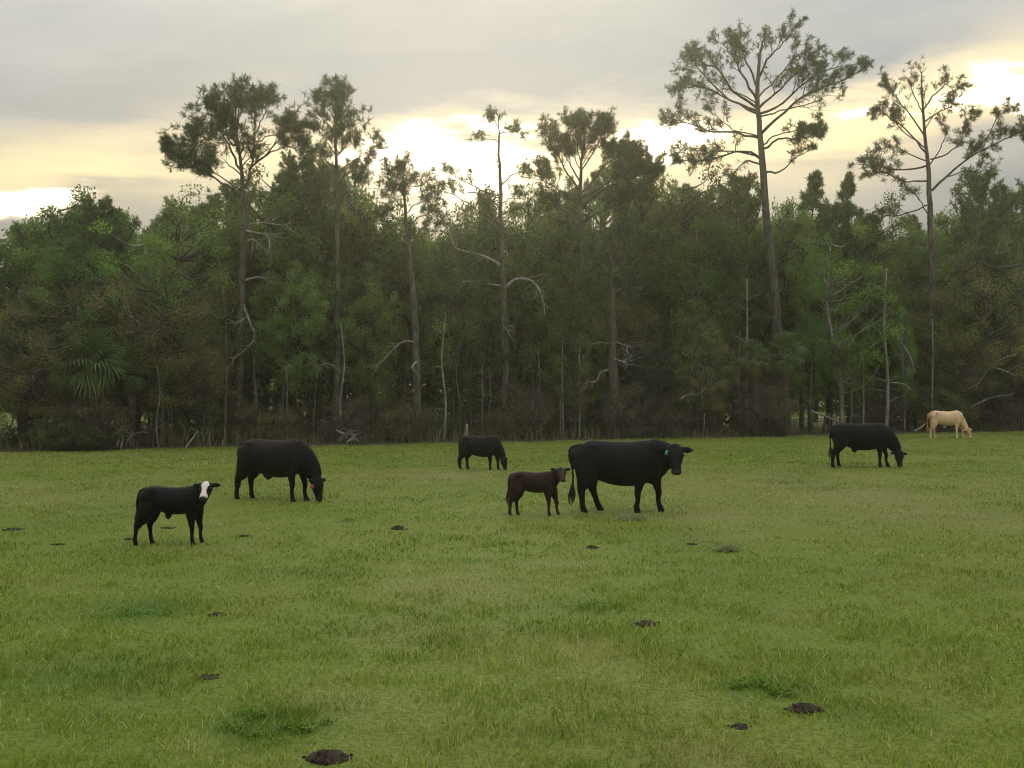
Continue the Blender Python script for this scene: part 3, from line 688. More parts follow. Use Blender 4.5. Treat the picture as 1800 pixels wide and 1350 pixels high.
# trees one can pick out: (kind, H0, px, offset behind the edge, top row, width factor, name, label)
P, B, O = KP, KB, KO
for k, H0, px, off, top, wd, nm, cat, lab in (
    (O[0], 8, 60, .9, 520, 1.15, 'oak_tree', 'oak tree', 'low budding oak at the far left edge of the wood'),
    (O[1], 8, 205, 2.6, 455, 1.25, 'oak_tree', 'oak tree', 'broad olive brown oak arching over the large palm'),
    (O[0], 8, 300, 2.0, 470, 1.0, 'oak_tree', 'oak tree', 'olive brown oak between the large palm and the round crowned pine'),
    (O[2], 8, 350, 1.2, 560, .8, 'oak_tree', 'oak tree', 'small dull brown oak over the leaning bleached stick'),
    (O[2], 8, 140, .8, 600, 1.1, 'oak_tree', 'oak tree', 'low tangled brown tree around the foot of the large palm'),
    (B[0], 9, 120, 9, 340, .95, 'broadleaf_tree', 'tree', 'round topped dark tree against the bright left sky'),
    (B[2], 9, 45, 8, 378, .8, 'broadleaf_tree', 'tree', 'lower dark tree left of the round topped one'),
    (P[3], 14, 190, 7, 362, .9, 'pine_tree', 'pine tree', 'shorter dark pine just right of the round topped tree'),
    (KF[0], 7, 240, 3.2, 398, 1.1, 'sapling', 'young tree', 'bright green young tree showing over the olive oak at left'),
    (B[1], 9, 330, 6, 342, .95, 'broadleaf_tree', 'tree', 'dark green tree in front left of the forked pine'),
    (B[0], 9, 480, 6, 300, .85, 'broadleaf_tree', 'tree', 'tall dark tree between the round crowned and the slim pine'),
    (P[3], 14, 545, 6, 288, .85, 'pine_tree', 'pine tree', 'dense pine tucked just left of the slim pointed pine'),
    (B[2], 9, 640, 6, 322, .8, 'broadleaf_tree', 'tree', 'rounded tree just right of the slim pointed pine'),
    (B[3], 9, 860, 5, 330, .85, 'broadleaf_tree', 'tree', 'round bushy tree behind the half bare pine'),
    (B[1], 9, 945, 6, 338, .8, 'broadleaf_tree', 'tree', 'dark tree between the half bare pine and the bushy pine'),
    (P[0], 14, 1120, 6, 285, .8, 'pine_tree', 'pine tree', 'pine with a blunt crown just right of the bushy pine'),
    (B[0], 9, 1215, 7, 302, .75, 'broadleaf_tree', 'tree', 'tall tree beneath the lowest left limbs of the tallest pine'),
    (P[3], 14, 1290, 8, 318, .8, 'pine_tree', 'pine tree', 'dark pine close left of the tallest trunk'),
    (P[4], 14, 1425, 9, 302, .95, 'pine_tree', 'pine tree', 'pointed pine in the gap between the two tallest pines'),
    (P[1], 14, 1492, 10, 305, .8, 'pine_tree', 'pine tree', 'second pointed pine in the gap nearer the right hand pine'),
    (B[2], 9, 1380, 8, 345, .6, 'broadleaf_tree', 'tree', 'rounded tree close right of the tallest trunk'),
    (B[0], 9, 1540, 8, 345, .6, 'broadleaf_tree', 'tree', 'dark tree just left of the second tallest pine'),
    (P[3], 14, 1735, 8, 312, .9, 'pine_tree', 'pine tree', 'bushy dark pine near the right picture edge'),
    (P[4], 14, 1800, 8, 330, .9, 'pine_tree', 'pine tree', 'dark pine cut by the right picture edge'),
    (KF[0], 7, 1480, 1.2, 402, 1.0, 'sapling', 'young tree', 'bright green pointed young tree at the right of the wood'),
    (KF[0], 7, 1215, 6, 380, .8, 'sapling', 'young tree', 'light green young tree top left of the tallest trunk'),
    (KF[0], 7, 1590, 1.6, 540, .6, 'sapling', 'young tree', 'small fresh green tree beside the straight pale trunk'),
    (KC[0], 6, 1150, 1.4, 585, 1.0, 'cedar_tree', 'cedar tree', 'dark dense cedar at the wood edge right of centre'),
    (O[0], 8, 1740, 2.2, 430, .95, 'oak_tree', 'oak tree', 'tall brown budding oak at the right behind the tan cow'),
    (O[1], 8, 1690, .9, 560, .9, 'oak_tree', 'oak tree', 'low olive oak right above the tan cow'),
    (O[2], 8, 1795, .6, 540, .9, 'oak_tree', 'oak tree', 'tangled brown oak at the right picture edge'),
    (O[1], 8, 1655, 4, 480, .7, 'oak_tree', 'oak tree', 'brownish oak around the foot of the second tallest pine'),
    (B[3], 9, 1000, 2.2, 470, .7, 'broadleaf_tree', 'tree', 'mossy green tree beneath the bushy pine'),
    (B[1], 9, 655, 2.6, 470, .7, 'broadleaf_tree', 'tree', 'mid green tree between the slim pine and the feathery pine'),
    (B[0], 9, 800, 3.0, 455, .7, 'broadleaf_tree', 'tree', 'mid green tree under the left dead limb of the half bare pine'),
    (B[2], 9, 520, 2.4, 470, .7, 'broadleaf_tree', 'tree', 'mid green tree between the forked pine trunk and the slim pine trunk'),
    (O[2], 8, 1010, .8, 640, .7, 'oak_tree', 'oak tree', 'small bare looking brown tree behind the brown calf'),
    (O[0], 8, 1235, 1.0, 560, .7, 'oak_tree', 'oak tree', 'small olive tree between the dark cedar and the fan palm'),
    (B[3], 9, 1422, 2.4, 520, .5, 'broadleaf_tree', 'tree', 'green tree right of the fan palm'),
):
    plant(nm, k, H0, px, off, top, lab, cat, None, wd)

# filling trees deeper in the wood: nothing sets one apart from the next
LG = {'p': ('pine_tree', 'pine tree', 'dark pine standing deep inside the wood behind the front trees', 'pines deep in the wood'),
      'b': ('broadleaf_tree', 'tree', 'dark green leafy tree standing deep inside the wood', 'leafy trees deep in the wood'),
      'o': ('oak_tree', 'oak tree', 'brown budding tree half hidden low inside the wood', 'brown trees inside the wood')}
SKY_X = [-200, 0, 60, 120, 200, 240, 290, 330, 450, 560, 660, 690, 760, 800, 860, 940, 990, 1080, 1140, 1200, 1300, 1345, 1380, 1430, 1490, 1550, 1600, 1700, 1750, 1800, 2000]
SKY_Y = [420, 405, 375, 355, 372, 405, 395, 358, 335, 305, 335, 385, 400, 392, 352, 350, 330, 300, 320, 330, 335, 390, 365, 345, 345, 380, 385, 350, 335, 350, 360]
for row, (o0, o1, n, dtop, kinds) in enumerate(((3.5, 7, 26, 60, 'bbpo'), (8, 13, 34, 6, 'pbbb'), (14, 20, 34, -4, 'pbpb'), (21, 30, 24, 10, 'pbbb'))):
    for k in range(n):
        px = -130 + 2060 * (k + trng.uniform(.15, .85)) / n
        if row == 0 and (1430 < px < 1600 or 1345 < px < 1410): continue
        top = np.interp(px, SKY_X, SKY_Y) + dtop + trng.uniform(-6, 50)
        c = kinds[trng.integers(0, 4)]
        if c == 'p': kd, H0, wd = P[trng.integers(0, 5)], 14, trng.uniform(.75, 1.05)
        elif c == 'b': kd, H0, wd = B[trng.integers(0, 4)], 9, trng.uniform(.62, .85)
        else: kd, H0, wd, top = O[trng.integers(0, 3)], 8, trng.uniform(.7, .95), top + 110
        nm, cat, lab, gr = LG[c]
        PENDING.append((px, plant(nm, kd, H0, px, trng.uniform(o0, o1), top, lab, cat, gr, wd), {'p': 'dark pine deep inside', 'b': 'leafy tree deep inside', 'o': 'brown tree deep inside'}[c]))

# slim straight trunks between the front trees, each a little tree with its thin crown
def slim_kind(seed):
    rng = np.random.default_rng(seed); wood, fol = Geo(), Geo()
    tp = smooth_path([np.array([0, 0, 0]), np.array([.08, 0, 2.]) + rng.normal(0, .06, 3), np.array([0, 0, 4.2]) + rng.normal(0, .08, 3), np.array([.1, 0, 6.4])], 16)
    wood.tube(tp, np.linspace(.085, .025, 16), 6)
    for k in range(16):
        i = rng.integers(3, 15); az = rng.uniform(0, 6.3); L = rng.uniform(.4, 1.1); e = tp[i] + np.array([math.cos(az) * L, math.sin(az) * L, rng.uniform(-.1, .5)])
        wood.tube(np.array([tp[i], (tp[i] + e) / 2 + [0, 0, .08], e]), [.02, .013, .006], 3, cap=False)
        if i > 8: fol.leaves(e + rng.normal(0, .22, (60, 3)), rng, .08, a=np.clip(rng.normal(.4, .2, 60), 0, 1))
    return wood, fol
SL = []
for s_, bm in ((1, M_BARK_P), (2, M_BARK), (3, M_BARK_P)):
    w_, f_ = slim_kind(700 + s_); SL.append((w_.mesh('slim_trunk', bm, True), f_.mesh('thin_crown', M_LEAF)))
for px, off, top, wd, kd, lab in (
    (278, .1, 640, 1.0, 0, 'pale thin trunk at the left edge of the wood beside the large palm'),
    (286, .25, 665, .7, 2, 'thinner pale stem twinned with the one beside the large palm'),
    (664, .6, 660, .9, 1, 'left one of two close slim trunks between the slim and feathery pines'),
    (676, .9, 650, .8, 1, 'right one of two close slim trunks between the slim and feathery pines'),
    (780, .7, 555, .9, 0, 'pale slim trunk left of the half bare pine'),
    (728, .2, 700, .8, 1, 'short slim trunk close beside the feathery pine trunk'),
    (828, .8, 660, .7, 1, 'slim grey trunk above the small grazing black cow'),
    (848, 1.2, 640, .8, 0, 'slim grey trunk just right of the small grazing black cow'),
    (985, .5, 700, .7, 2, 'pale thin trunk over the brown calf'),
    (1005, .9, 690, .7, 1, 'dull thin trunk over the rump of the green tagged cow'),
    (1236, .6, 640, .8, 0, 'slim pale trunk right of the dark cedar'),
    (1228, .3, 690, .6, 1, 'crooked thin stem close beside the slim pale trunk by the cedar'),
    (1312, 1.3, 490, .9, 0, 'pale slim trunk rising above the fan palm'),
    (1322, .2, 640, .8, 1, 'thin trunk at the left side of the fan palm'),
    (1358, .4, 690, 1.0, 1, 'dark slim trunk at the right side of the fan palm'),
    (1517, .4, 600, .8, 2, 'thin pale trunk left of the straight pale trunk at right'),
    (1558, .2, 470, 1.0, 0, 'straight pale trunk behind the black cow at the right'),
    (1470, 1.4, 640, .7, 1, 'thin brown trunk in the gap of the wood at right'),
    (1600, 1.6, 650, .7, 1, 'thin brown trunk at the right end of the gap in the wood'),
    (395, .8, 500, 1.0, 1, 'slim grey trunk just left of the round crowned pine'),
    (448, 1.2, 560, .8, 1, 'slim brown trunk just right of the round crowned pine'),
    (552, 1.0, 620, .8, 1, 'slim trunk left of the slim pointed pine'),
    (505, .6, 640, .7, 2, 'thin pale stem above the back of the brown tinged cow'),
    (1180, 2.2, 560, .9, 1, 'slim trunk behind the dark cedar'),
    (940, 1.4, 600, .9, 1, 'slim trunk under the arched dead limb'),
    (1640, .5, 560, .8, 2, 'pale stem left above the tan cow')):
    plant('slender_tree', SL[kd], 6.4, px, off, top, lab, 'tree', None, wd)

for k in range(34):
    px = -40 + 1880 * (k + trng.uniform(.1, .9)) / 34; off = trng.uniform(.3, 4.5)
    PENDING.append((px, plant('slender_tree', SL[trng.integers(0, 3)], 6.4, px, off, trng.uniform(560, 690), 'x', 'tree', 'thin trunks along the wood edge', trng.uniform(.6, 1.0)), 'thin bare trunk'))

# shrubs along the edge
kinds = [('brown twiggy shrub in the row along the wood edge', 'brown shrubs along the wood edge'), ('olive budding shrub in the row along the wood edge', 'olive shrubs along the wood edge'), ('green leafy shrub in the row along the wood edge', 'green shrubs along the wood edge')]
for k in range(82):
    px = -60 + 1920 * (k + trng.uniform(.1, .9)) / 74 if k < 74 else (118, 148, 176, 132, 164, 98, 1345, 1365)[k - 74]
    off = trng.uniform(.3, 3.6) if k < 74 else trng.uniform(-.9, -.5); kd = int(trng.choice([0, 0, 0, 1, 1, 2])); top = edge_row(px) - trng.uniform(38, 100)
    if in_gap(px) and trng.uniform() < .75: continue
    if px < 50 and trng.uniform() < .5: continue
    PENDING.append((px, plant('shrub', KS[kd], 2.5, px, off, top, kinds[kd][0], 'shrub', kinds[kd][1], trng.uniform(.8, 1.2), 'stems', 'foliage'), ('brown shrub', 'olive shrub', 'green shrub')[kd]))
name_by_neighbours()

# undergrowth of dead stalks and brush along the edge, and deeper brush: nobody could count it
def brush():
    rng = np.random.default_rng(31); g = Geo(); lf = Geo()
    n = 9000
    x = rng.uniform(-50, 62, n); e = np.array([edge_at_x(q) for q in x[:]])
    px = 900 + F * x / e; off = rng.exponential(1.6, n) - .15; y = e + off + .5 * fbm(x, 3 + 0 * x, 1.1, 3)
    gap = (px > 1385) & (px < 1630); keep = (~gap) | (rng.uniform(0, 1, n) < .3)
    keep &= ~((px < 45) & (rng.uniform(0, 1, n) < .6)); x, y = x[keep], y[keep]; n = len(x)
    h = rng.uniform(.15, .75, n) * (1 + .6 * fbm(x, y, 2.5, 2)); z = height(x, y)
    th = rng.uniform(0, 6.28, n); ln = rng.uniform(.1, .8, n) * h; w = rng.uniform(.006, .016, n); ph = rng.uniform(0, 6.28, n)
    b = np.stack([x, y, z], -1); wv = np.stack([np.cos(ph) * w, np.sin(ph) * w, 0 * w], -1)
    m = b + np.stack([np.cos(th) * ln * .3, np.sin(th) * ln * .3, h * .6], -1); t = b + np.stack([np.cos(th) * ln, np.sin(th) * ln, h], -1)
    v = np.stack([b - wv, b + wv, m + wv, m - wv, t], 1).reshape(-1, 3); k = np.arange(n)[:, None] * 5
    tr = (k[:, :, None] + np.array([[0, 1, 2], [0, 2, 3], [3, 2, 4]])[None]).reshape(-1, 3)
    g.add(v, tr, np.repeat(rng.uniform(0, 1, n), 5))
    idx = rng.integers(0, n, 12000); fr = rng.uniform(.2, 1.1, (12000, 1))
    g.leaves(b[idx] + (t - b)[idx] * fr + rng.normal(0, .12, (12000, 3)), rng, .06)
    tag(link('undergrowth', g.mesh('undergrowth', M_BROWN)), 'brown dead stalks and low brush along the wood edge', 'undergrowth', kind='stuff')
    # deep brush closing the view between the trunks
    g = Geo(); n = 80000
    x = rng.uniform(-60, 78, n); e = np.array([edge_at_x(q) for q in np.linspace(-60, 78, 300)]); ee = np.interp(x, np.linspace(-60, 78, 300), e)
    px = 900 + F * x / ee; y = ee + rng.uniform(6, 24, n); top = 5.6 + 2 * fbm(x, y, 4, 3)
    z = rng.uniform(0, 1, n) ** .8 * top
    gap = ((px > 1390) & (px < 1640)) | (px < 40); keep = ~(gap & (z < 1.9)); x, y, z = x[keep], y[keep], z[keep]
    g.leaves(np.stack([x, y, z], -1), rng, .34, a=np.clip(.4 + .4 * fbm(x, y, 1.4, 3), 0, 1))
    tag(link('thicket', g.mesh('thicket', M_LEAF)), 'dark thicket filling the wood behind the front trunks', 'thicket', kind='stuff')
brush()

# the next wood beyond the far pasture
def far_wood():
    rng = np.random.default_rng(41); g = Geo(); n = 110000
    x = rng.uniform(-110, 130, n); y = rng.uniform(132, 146, n); top = 11 + 4 * fbm(x, 0 * x, 9, 3) + 2 * fbm(x, y, 2, 2)
    z = rng.uniform(0, 1, n) * top
    g.leaves(np.stack([x, y, z], -1), rng, .75, a=np.clip(.4 + .5 * fbm(x + z, y, 3, 3), 0, 1))
    tag(link('far_wood', g.mesh('far_wood', M_LEAF)), 'dark wood on the far side of the pasture behind', 'wood', kind='stuff')
far_wood()

# ---- fan palms
def frond_mesh(rng, seg=22, L=.95, mat=None, droop=.35):
    g = Geo()
    pet = smooth_path([[0, 0, 0], [.35, 0, .03], [.75, 0, -.02]], 6); g.tube(pet, np.linspace(.022, .012, 6), 4, a=.7)
    for k in range(seg):
        a = (k / (seg - 1) - .5) * 2 * 1.9; ll = L * (1 - .22 * abs(a) / 1.9) * rng.uniform(.88, 1.08)
        d = np.array([math.cos(a), math.sin(a), 0]); s_ = np.array([-math.sin(a), math.cos(a), 0])
        c0 = np.array([.72, 0, -.02]); c1 = c0 + d * ll * .5 + [0, 0, .03 - droop * .1]; c2 = c0 + d * ll * .85 + [0, 0, -droop * .45 * ll]; c3 = c0 + d * ll + [0, 0, -droop * ll * rng.uniform(.9, 1.5)]
        w = .030; v = [c0 - s_ * .006, c0 + s_ * .006, c1 + s_ * w, c1 - s_ * w, c2 + s_ * w * .6, c2 - s_ * w * .6, c3]
        v[2] = v[2] + [0, 0, .012]; g.add(v, [[0, 1, 2], [0, 2, 3], [3, 2, 4], [3, 4, 5], [5, 4, 6]], np.clip(rng.normal(.5, .15), 0, 1))
    return g.mesh('frond', mat or M_PALM)
FR = [frond_mesh(np.random.default_rng(50 + k), 17, .85, None, .25 + .2 * k) for k in range(3)]
FD = [frond_mesh(np.random.default_rng(60), 18, .8, M_PALM_DRY, .9)]
def palm(px, off, crown_row, label, n, R_, ndry, seed, sx=1.0):
    rng = np.random.default_rng(seed); d = edge_d(px) + off; x = gx(px, d); g0 = ground_z(x, d); H = gz(crown_row, d) - g0
    root = empty('palm_tree', (x, d, g0)); tag(root, label, 'palm tree')
    w = Geo(); tp = smooth_path([[0, 0, -.05], [.06, 0, H * .5], [0, 0, H]], 14); w.tube(tp, np.linspace(.2, .17, 14), 9)
    for k in range(46):                                    # old leaf bases
        z = H * rng.uniform(.3, 1); a = rng.uniform(0, 6.28); dv = np.array([math.cos(a), math.sin(a), 0])
        w.tube(np.array([dv * .14 + [0, 0, z], dv * .24 + [0, 0, z + .12], dv * .32 + [0, 0, z + .3]]), [.045, .035, .02], 4)
    link('trunk', w.mesh('palm_trunk', M_BARK_D, True), root)
    for k in range(n):
        f = (k + .5) / n; a = k * 2.399 + rng.normal(0, .15); pitch = math.radians(86 - 122 * f + rng.normal(0, 8))
        o = link('frond', FR[min(2, int(f * 3))], root, (0, 0, H + .1 - .25 * f), (rng.normal(0, .25), -pitch, a), (R_ * rng.uniform(.85, 1.1),) * 3)
    for k in range(ndry):
        a = rng.uniform(0, 6.28); o = link('frond', FD[0], root, (0, 0, H - .25), (rng.normal(0, .2), math.radians(rng.uniform(50, 78)), a), (R_ * rng.uniform(.7, .95),) * 3)
        o['label'] = 'dry straw coloured hanging frond'
    return root
palm(160, -.3, 640, 'large fan palm with drooping dark green fronds at the left wood edge', 46, 1.0, 4, 71)
palm(228, .9, 648, 'smaller fan palm tucked behind the right side of the large palm', 28, .72, 3, 72)
palm(1325, .1, 628, 'fan palm with a hanging yellow skirt of dry fronds at right', 20, .72, 16, 73)
palm(1378, -.1, 622, 'fan palm with brown dry fronds before the tallest pine trunk', 24, .8, 14, 74)

# ------------------------------------------------------------------ cattle
def coat_mat():
    m, N = mat_new('cattle_coat')
    a = N.n('ShaderNodeAttribute', attribute_name='coat').outputs['Color']
    tc = N.n('ShaderNodeTexCoord').outputs['Object']
    n1 = N.noise(tc, 4, 5, .65); n2 = N.m('ADD', N.noise(tc, 60, 3, .7), N.m('MULTIPLY', N.noise(tc, 7, 2, .5), 2.2))
    c = N.mix(1.0, a, N.mix(n1, (.45, .45, .45), (1.6, 1.5, 1.4)), 'MULTIPLY')
    p = N.n('ShaderNodeBsdfPrincipled'); N.put(p.inputs['Base Color'], c); p.inputs['Roughness'].default_value = .62
    p.inputs['Specular IOR Level'].default_value = .16
    b = N.n('ShaderNodeBump'); b.inputs['Strength'].default_value = .35; b.inputs['Distance'].default_value = .012; N.put(b.inputs['Height'], n2)
    N.t.links.new(b.outputs[0], p.inputs['Normal']); finish(N, p.outputs[0]); return m
M_COAT = coat_mat()
def plain(name, col, rough=.5, spec=.5):
    m, N = mat_new(name); p = N.n('ShaderNodeBsdfPrincipled'); tc = N.n('ShaderNodeTexCoord').outputs['Object']
    N.put(p.inputs['Base Color'], N.mix(N.noise(tc, 30, 3), tuple(c * .8 for c in col), tuple(min(1, c * 1.15) for c in col)))
    p.inputs['Roughness'].default_value = rough; p.inputs['Specular IOR Level'].default_value = spec; finish(N, p.outputs[0]); return m
M_EYE = plain('eye', (.012, .009, .008), .15); M_TAG_G = plain('green_tag', (.10, .50, .36), .5); M_TAG_R = plain('red_tag', (.50, .07, .07), .5)
M_HAIR = plain('black_tail_hair', (.014, .012, .011), .6, .3); M_HAIR_T = plain('tan_tail_hair', (.40, .24, .11), .6, .3)

def loft(g, path, side, la, lb, seg=16, round_end=True):
    """closed tube with elliptical sections: la along `side`, lb across it"""
    p = np.asarray(path, float); n = len(p); t = unit(np.gradient(p, axis=0)); sv = np.asarray(side, float)
    if sv.ndim == 1: sv = np.broadcast_to(sv, p.shape)
    sv = unit(sv - np.sum(sv * t, -1, keepdims=True) * t); up = np.cross(t, sv)
    th = np.arange(seg) * 2 * math.pi / seg
    ring = p[:, None] + np.asarray(la)[:, None, None] * np.cos(th)[None, :, None] * sv[:, None] + np.asarray(lb)[:, None, None] * np.sin(th)[None, :, None] * up[:, None]
    v = ring.reshape(-1, 3); i = np.arange(n - 1)[:, None] * seg; j = np.arange(seg)[None]; k = (j + 1) % seg
    A, B_, C, D = i + j, i + k, i + seg + k, i + seg + j
    tr = np.concatenate([np.stack([A, B_, C], -1).reshape(-1, 3), np.stack([A, C, D], -1).reshape(-1, 3)])
    e0 = p[0] - t[0] * min(la[0], lb[0]) * .45 * round_end; e1 = p[-1] + t[-1] * min(la[-1], lb[-1]) * .45 * round_end
    L = len(v); v = np.concatenate([v, [e0, e1]]); jj = np.arange(seg); kk = (jj + 1) % seg; b = (n - 1) * seg
    tr = np.concatenate([tr, np.stack([kk, jj, np.full(seg, L)], -1), np.stack([b + jj, b + kk, np.full(seg, L + 1)], -1)])
    g.add(v, tr)
def dense(path, n, *rads):
    u = np.linspace(0, len(path) - 1, n); P_ = smooth_path(path, n)
    r = [smooth_path(np.stack([np.asarray(q, float)] * 3, -1), n)[:, 0] for q in rads]
    return (P_, *r)

def cow(name, label, cat, px, py, yaw, K, coat, group='cattle grazing in the pasture', tag_col=None, tag_side=1, tagpos=(-.02, 0)):
    """K: sx sz length/height factors, sy width, leg foot offsets, neck path, head pose"""
    d = gd(py); X = gx(px, d); z0 = ground_z(X, d)
    sx, sy, sz = K['s']; dep = K.get('depth', 1.0); g = Geo()
    def T(p): p = np.asarray(p, float); return p * [sx, sy, sz]
    # trunk: rump to brisket
    rings = [(-.87, 1.16, .07, .07), (-.84, 1.12, .16, .15), (-.76, 1.06, .26, .235), (-.62, 1.015, .33, .275), (-.42, .975, .355, .285), (-.15, .92, .39, .325), (.12, .90, .405, .335), (.36, .93, .395, .30), (.54, .97, .375, .25), (.68, 1.0, .32, .205), (.78, 1.02, .22, .15)]
    c = K.get('belly', 0.0)
    P_ = []; la = []; lb = []
    for x, z, hh, hw in rings:
        top = z + hh; h2 = hh * dep; bl = c * math.exp(-((x + .05) / .4) ** 2)
        P_.append((x, 0, top - h2 - bl)); lb.append((h2 + bl) * sz); la.append(hw * sy)
    loft(g, T(smooth_path(P_, 30)), (0, 1, 0), smooth_path(np.stack([la] * 3, -1), 30)[:, 0], smooth_path(np.stack([lb] * 3, -1), 30)[:, 0], 24)
    # hip bones, shoulder blades, spine
    for sgn in (-1, 1):
        loft(g, T([(-.72, sgn * .10, 1.20), (-.50, sgn * .155, 1.205), (-.34, sgn * .15, 1.16)]), (0, 1, 0), [.06, .085, .06], [.06, .08, .06], 12)
        loft(g, T([(.46, sgn * .12, 1.26), (.50, sgn * .185, 1.05), (.52, sgn * .20, .85), (.50, sgn * .17, .68)]), (0, 1, 0), np.array([.06, .085, .09, .07]) * sy, np.array([.09, .14, .15, .10]) * sx, 12)
    th = K.get('thick', 1.0)
    if K.get('bony'):
        for sgn in (-1, 1): loft(g, T([(-.56, sgn * .17, 1.27), (-.50, sgn * .235, 1.24), (-.46, sgn * .22, 1.16)]), (0, 1, 0), [.05, .06, .05], [.05, .06, .05], 10)
        loft(g, T([(-.80, 0, 1.27), (-.55, 0, 1.31), (.1, 0, 1.27), (.42, 0, 1.31), (.56, 0, 1.33)]), (0, 1, 0), [.04, .045, .04, .05, .05], [.05, .06, .05, .06, .06], 10)
    # legs: hind (far, near), front (far, near); foot offsets along x
    for i, (fx, lift) in enumerate(K['legs']):
        sgn = 1 if i % 2 == 0 else -1
        if i < 2:
            hx = fx * .9
            pts = [(-.62, sgn * .12, 1.08), (-.63, sgn * .15, .90), (-.63 + hx * .2, sgn * .165, .74), (-.67 + hx * .45, sgn * .17, .57), (-.72 + hx * .72, sgn * .17, .44), (-.71 + hx * .86, sgn * .17, .27), (-.70 + hx, sgn * .17, .115 + lift), (-.67 + hx * 1.03, sgn * .17, .03 + lift), (-.66 + hx * 1.04, sgn * .17, -.012 + lift)]
            a = [.11, .13, .125, .095, .058, .042, .046, .050, .056]; b = [.19, .225, .205, .145, .082, .054, .054, .058, .066]
        else:
            pts = [(.52 + fx * .2, sgn * .14, .92), (.50 + fx * .5, sgn * .165, .72), (.50 + fx * .72, sgn * .165, .58), (.51 + fx * .85, sgn * .16, .44), (.52 + fx * .93, sgn * .16, .35), (.515 + fx * .9, sgn * .16, .22), (.52 + fx, sgn * .16, .11 + lift), (.545 + fx * 1.03, sgn * .16, .03 + lift), (.555 + fx * 1.05, sgn * .16, -.012 + lift)]
            a = [.11, .10, .078, .058, .052, .040, .044, .050, .056]; b = [.17, .15, .10, .070, .060, .045, .050, .058, .066]
        q, A_, B_ = dense(T(pts), 26, np.array(a) * th, np.array(b) * th)
        loft(g, q, (0, 1, 0), A_, B_, 12)
    # neck
    npts, na, nb = K['neck']
    q, A_, B_ = dense(np.array(npts) * 1.0, 14, na, nb); loft(g, q, (0, 1, 0), A_, B_, 16)
    # dewlap / udder or navel
    for (ux, uz, ur, ul) in K.get('under', ()): loft(g, T([(ux - ul, 0, uz + .05), (ux, 0, uz), (ux + ul, 0, uz + .05)]), (0, 1, 0), [ur * .6, ur, ur * .6], [ur * .6, ur, ur * .6], 10)
    # head
    hp, f, up, hs = np.array(K['head'][0]), unit(np.array(K['head'][1], float)), np.array(K['head'][2], float), K['head'][3]
    s_ = unit(np.cross(f, up)); up = np.cross(s_, f)
    hr = [(-.05, .085, .08, 0), (0, .122, .115, 0), (.09, .140, .135, -.01), (.17, .138, .13, -.012), (.25, .108, .110, -.01), (.34, .082, .088, -.008), (.41, .086, .078, -.006), (.455, .084, .066, -.008), (.48, .064, .05, -.01)]
    q, A_, B_ = dense([hp + f * r[0] * hs + up * r[3] * hs for r in hr], 20, [r[1] * hs for r in hr], [r[2] * hs for r in hr])
    loft(g, q, s_, A_, B_, 16)
    # jaw
    loft(g, [hp + f * .08 * hs - up * .09 * hs, hp + f * .26 * hs - up * .085 * hs, hp + f * .42 * hs - up * .05 * hs], s_, [.06 * hs, .05 * hs, .04 * hs], [.06 * hs, .04 * hs, .03 * hs], 10)
    ears = []
    droop = K.get('ear', .12)
    for sgn in (-1, 1):
        e0 = hp + f * .035 * hs + s_ * sgn * .085 * hs + up * .03 * hs
        ed = unit(s_ * sgn + np.array([0, 0, -droop]) - up * .15 - f * .1)
        L = .225 * hs; fl = np.cross(ed, f)
        pts = [e0 - ed * .03, e0 + ed * L * .25, e0 + ed * L * .55, e0 + ed * L * .82, e0 + ed * L]
        loft(g, pts, f * .35 + np.array([0, 0, -1.0]), [.030 * hs, .052 * hs, .062 * hs, .045 * hs, .018 * hs], [.028 * hs, .020, .018, .016, .014], 10)
        ears.append((e0, ed, L))
    # tail
    tl = [T(p) for p in K['tail']]; q, A_ = dense(tl, 18, np.interp(np.linspace(0, 1, len(tl)), [0, .2, 1], [.050, .028, .022]))
    loft(g, q, (0, 1, 0), A_, A_, 8)
    me = g.mesh('cattle_raw', M_COAT)
    tmp = bpy.data.objects.new('tmp', me); COL.objects.link(tmp)
    rm = tmp.modifiers.new('r', 'REMESH'); rm.mode = 'VOXEL'; rm.voxel_size = .0165 * (1 if sz > .8 else .8); rm.adaptivity = 0
    sm = tmp.modifiers.new('s', 'SMOOTH'); sm.factor = .5; sm.iterations = 9
    dg = bpy.context.evaluated_depsgraph_get(); dg.update()
    body = bpy.data.meshes.new_from_object(tmp.evaluated_get(dg)); bpy.data.objects.remove(tmp); bpy.data.meshes.remove(me)
    body.name = 'cattle_body'
    n = len(body.vertices); v = np.empty(n * 3, np.float32); body.vertices.foreach_get('co', v); v = v.reshape(-1, 3).astype(float)
    # head coordinates for the markings
    r = v - hp; hf, hu, hsd = r @ f / hs, r @ up / hs, r @ s_ / hs
    inhead = (np.linalg.norm(r - f * np.clip(hf, -.05, .52)[:, None] * hs, axis=1) < .165 * hs) & (hf > -.06) & (hf < .6)
    col = coat(v / [sx, sy, sz], inhead, hf, hu, hsd)
    at = body.color_attributes.new('coat', 'FLOAT_COLOR', 'POINT')
    at.data.foreach_set('color', np.concatenate([col, np.ones((n, 1))], 1).astype(np.float32).ravel())
    body.polygons.foreach_set('use_smooth', np.ones(len(body.polygons), bool)); body.materials.clear(); body.materials.append(M_COAT)
    root = empty(name, (X, d, z0), yaw); tag(root, label, cat, group)
    link('body', body, root)
    for sgn in (-1, 1):
        e = Geo(); cpos = hp + f * .155 * hs + s_ * sgn * .128 * hs + up * .04 * hs
        loft(e, [cpos - f * .022 * hs, cpos, cpos + f * .022 * hs], s_, [.010, .024 * hs, .010], [.008, .020 * hs, .008], 10); link('eye', e.mesh('eye', M_EYE, True), root)
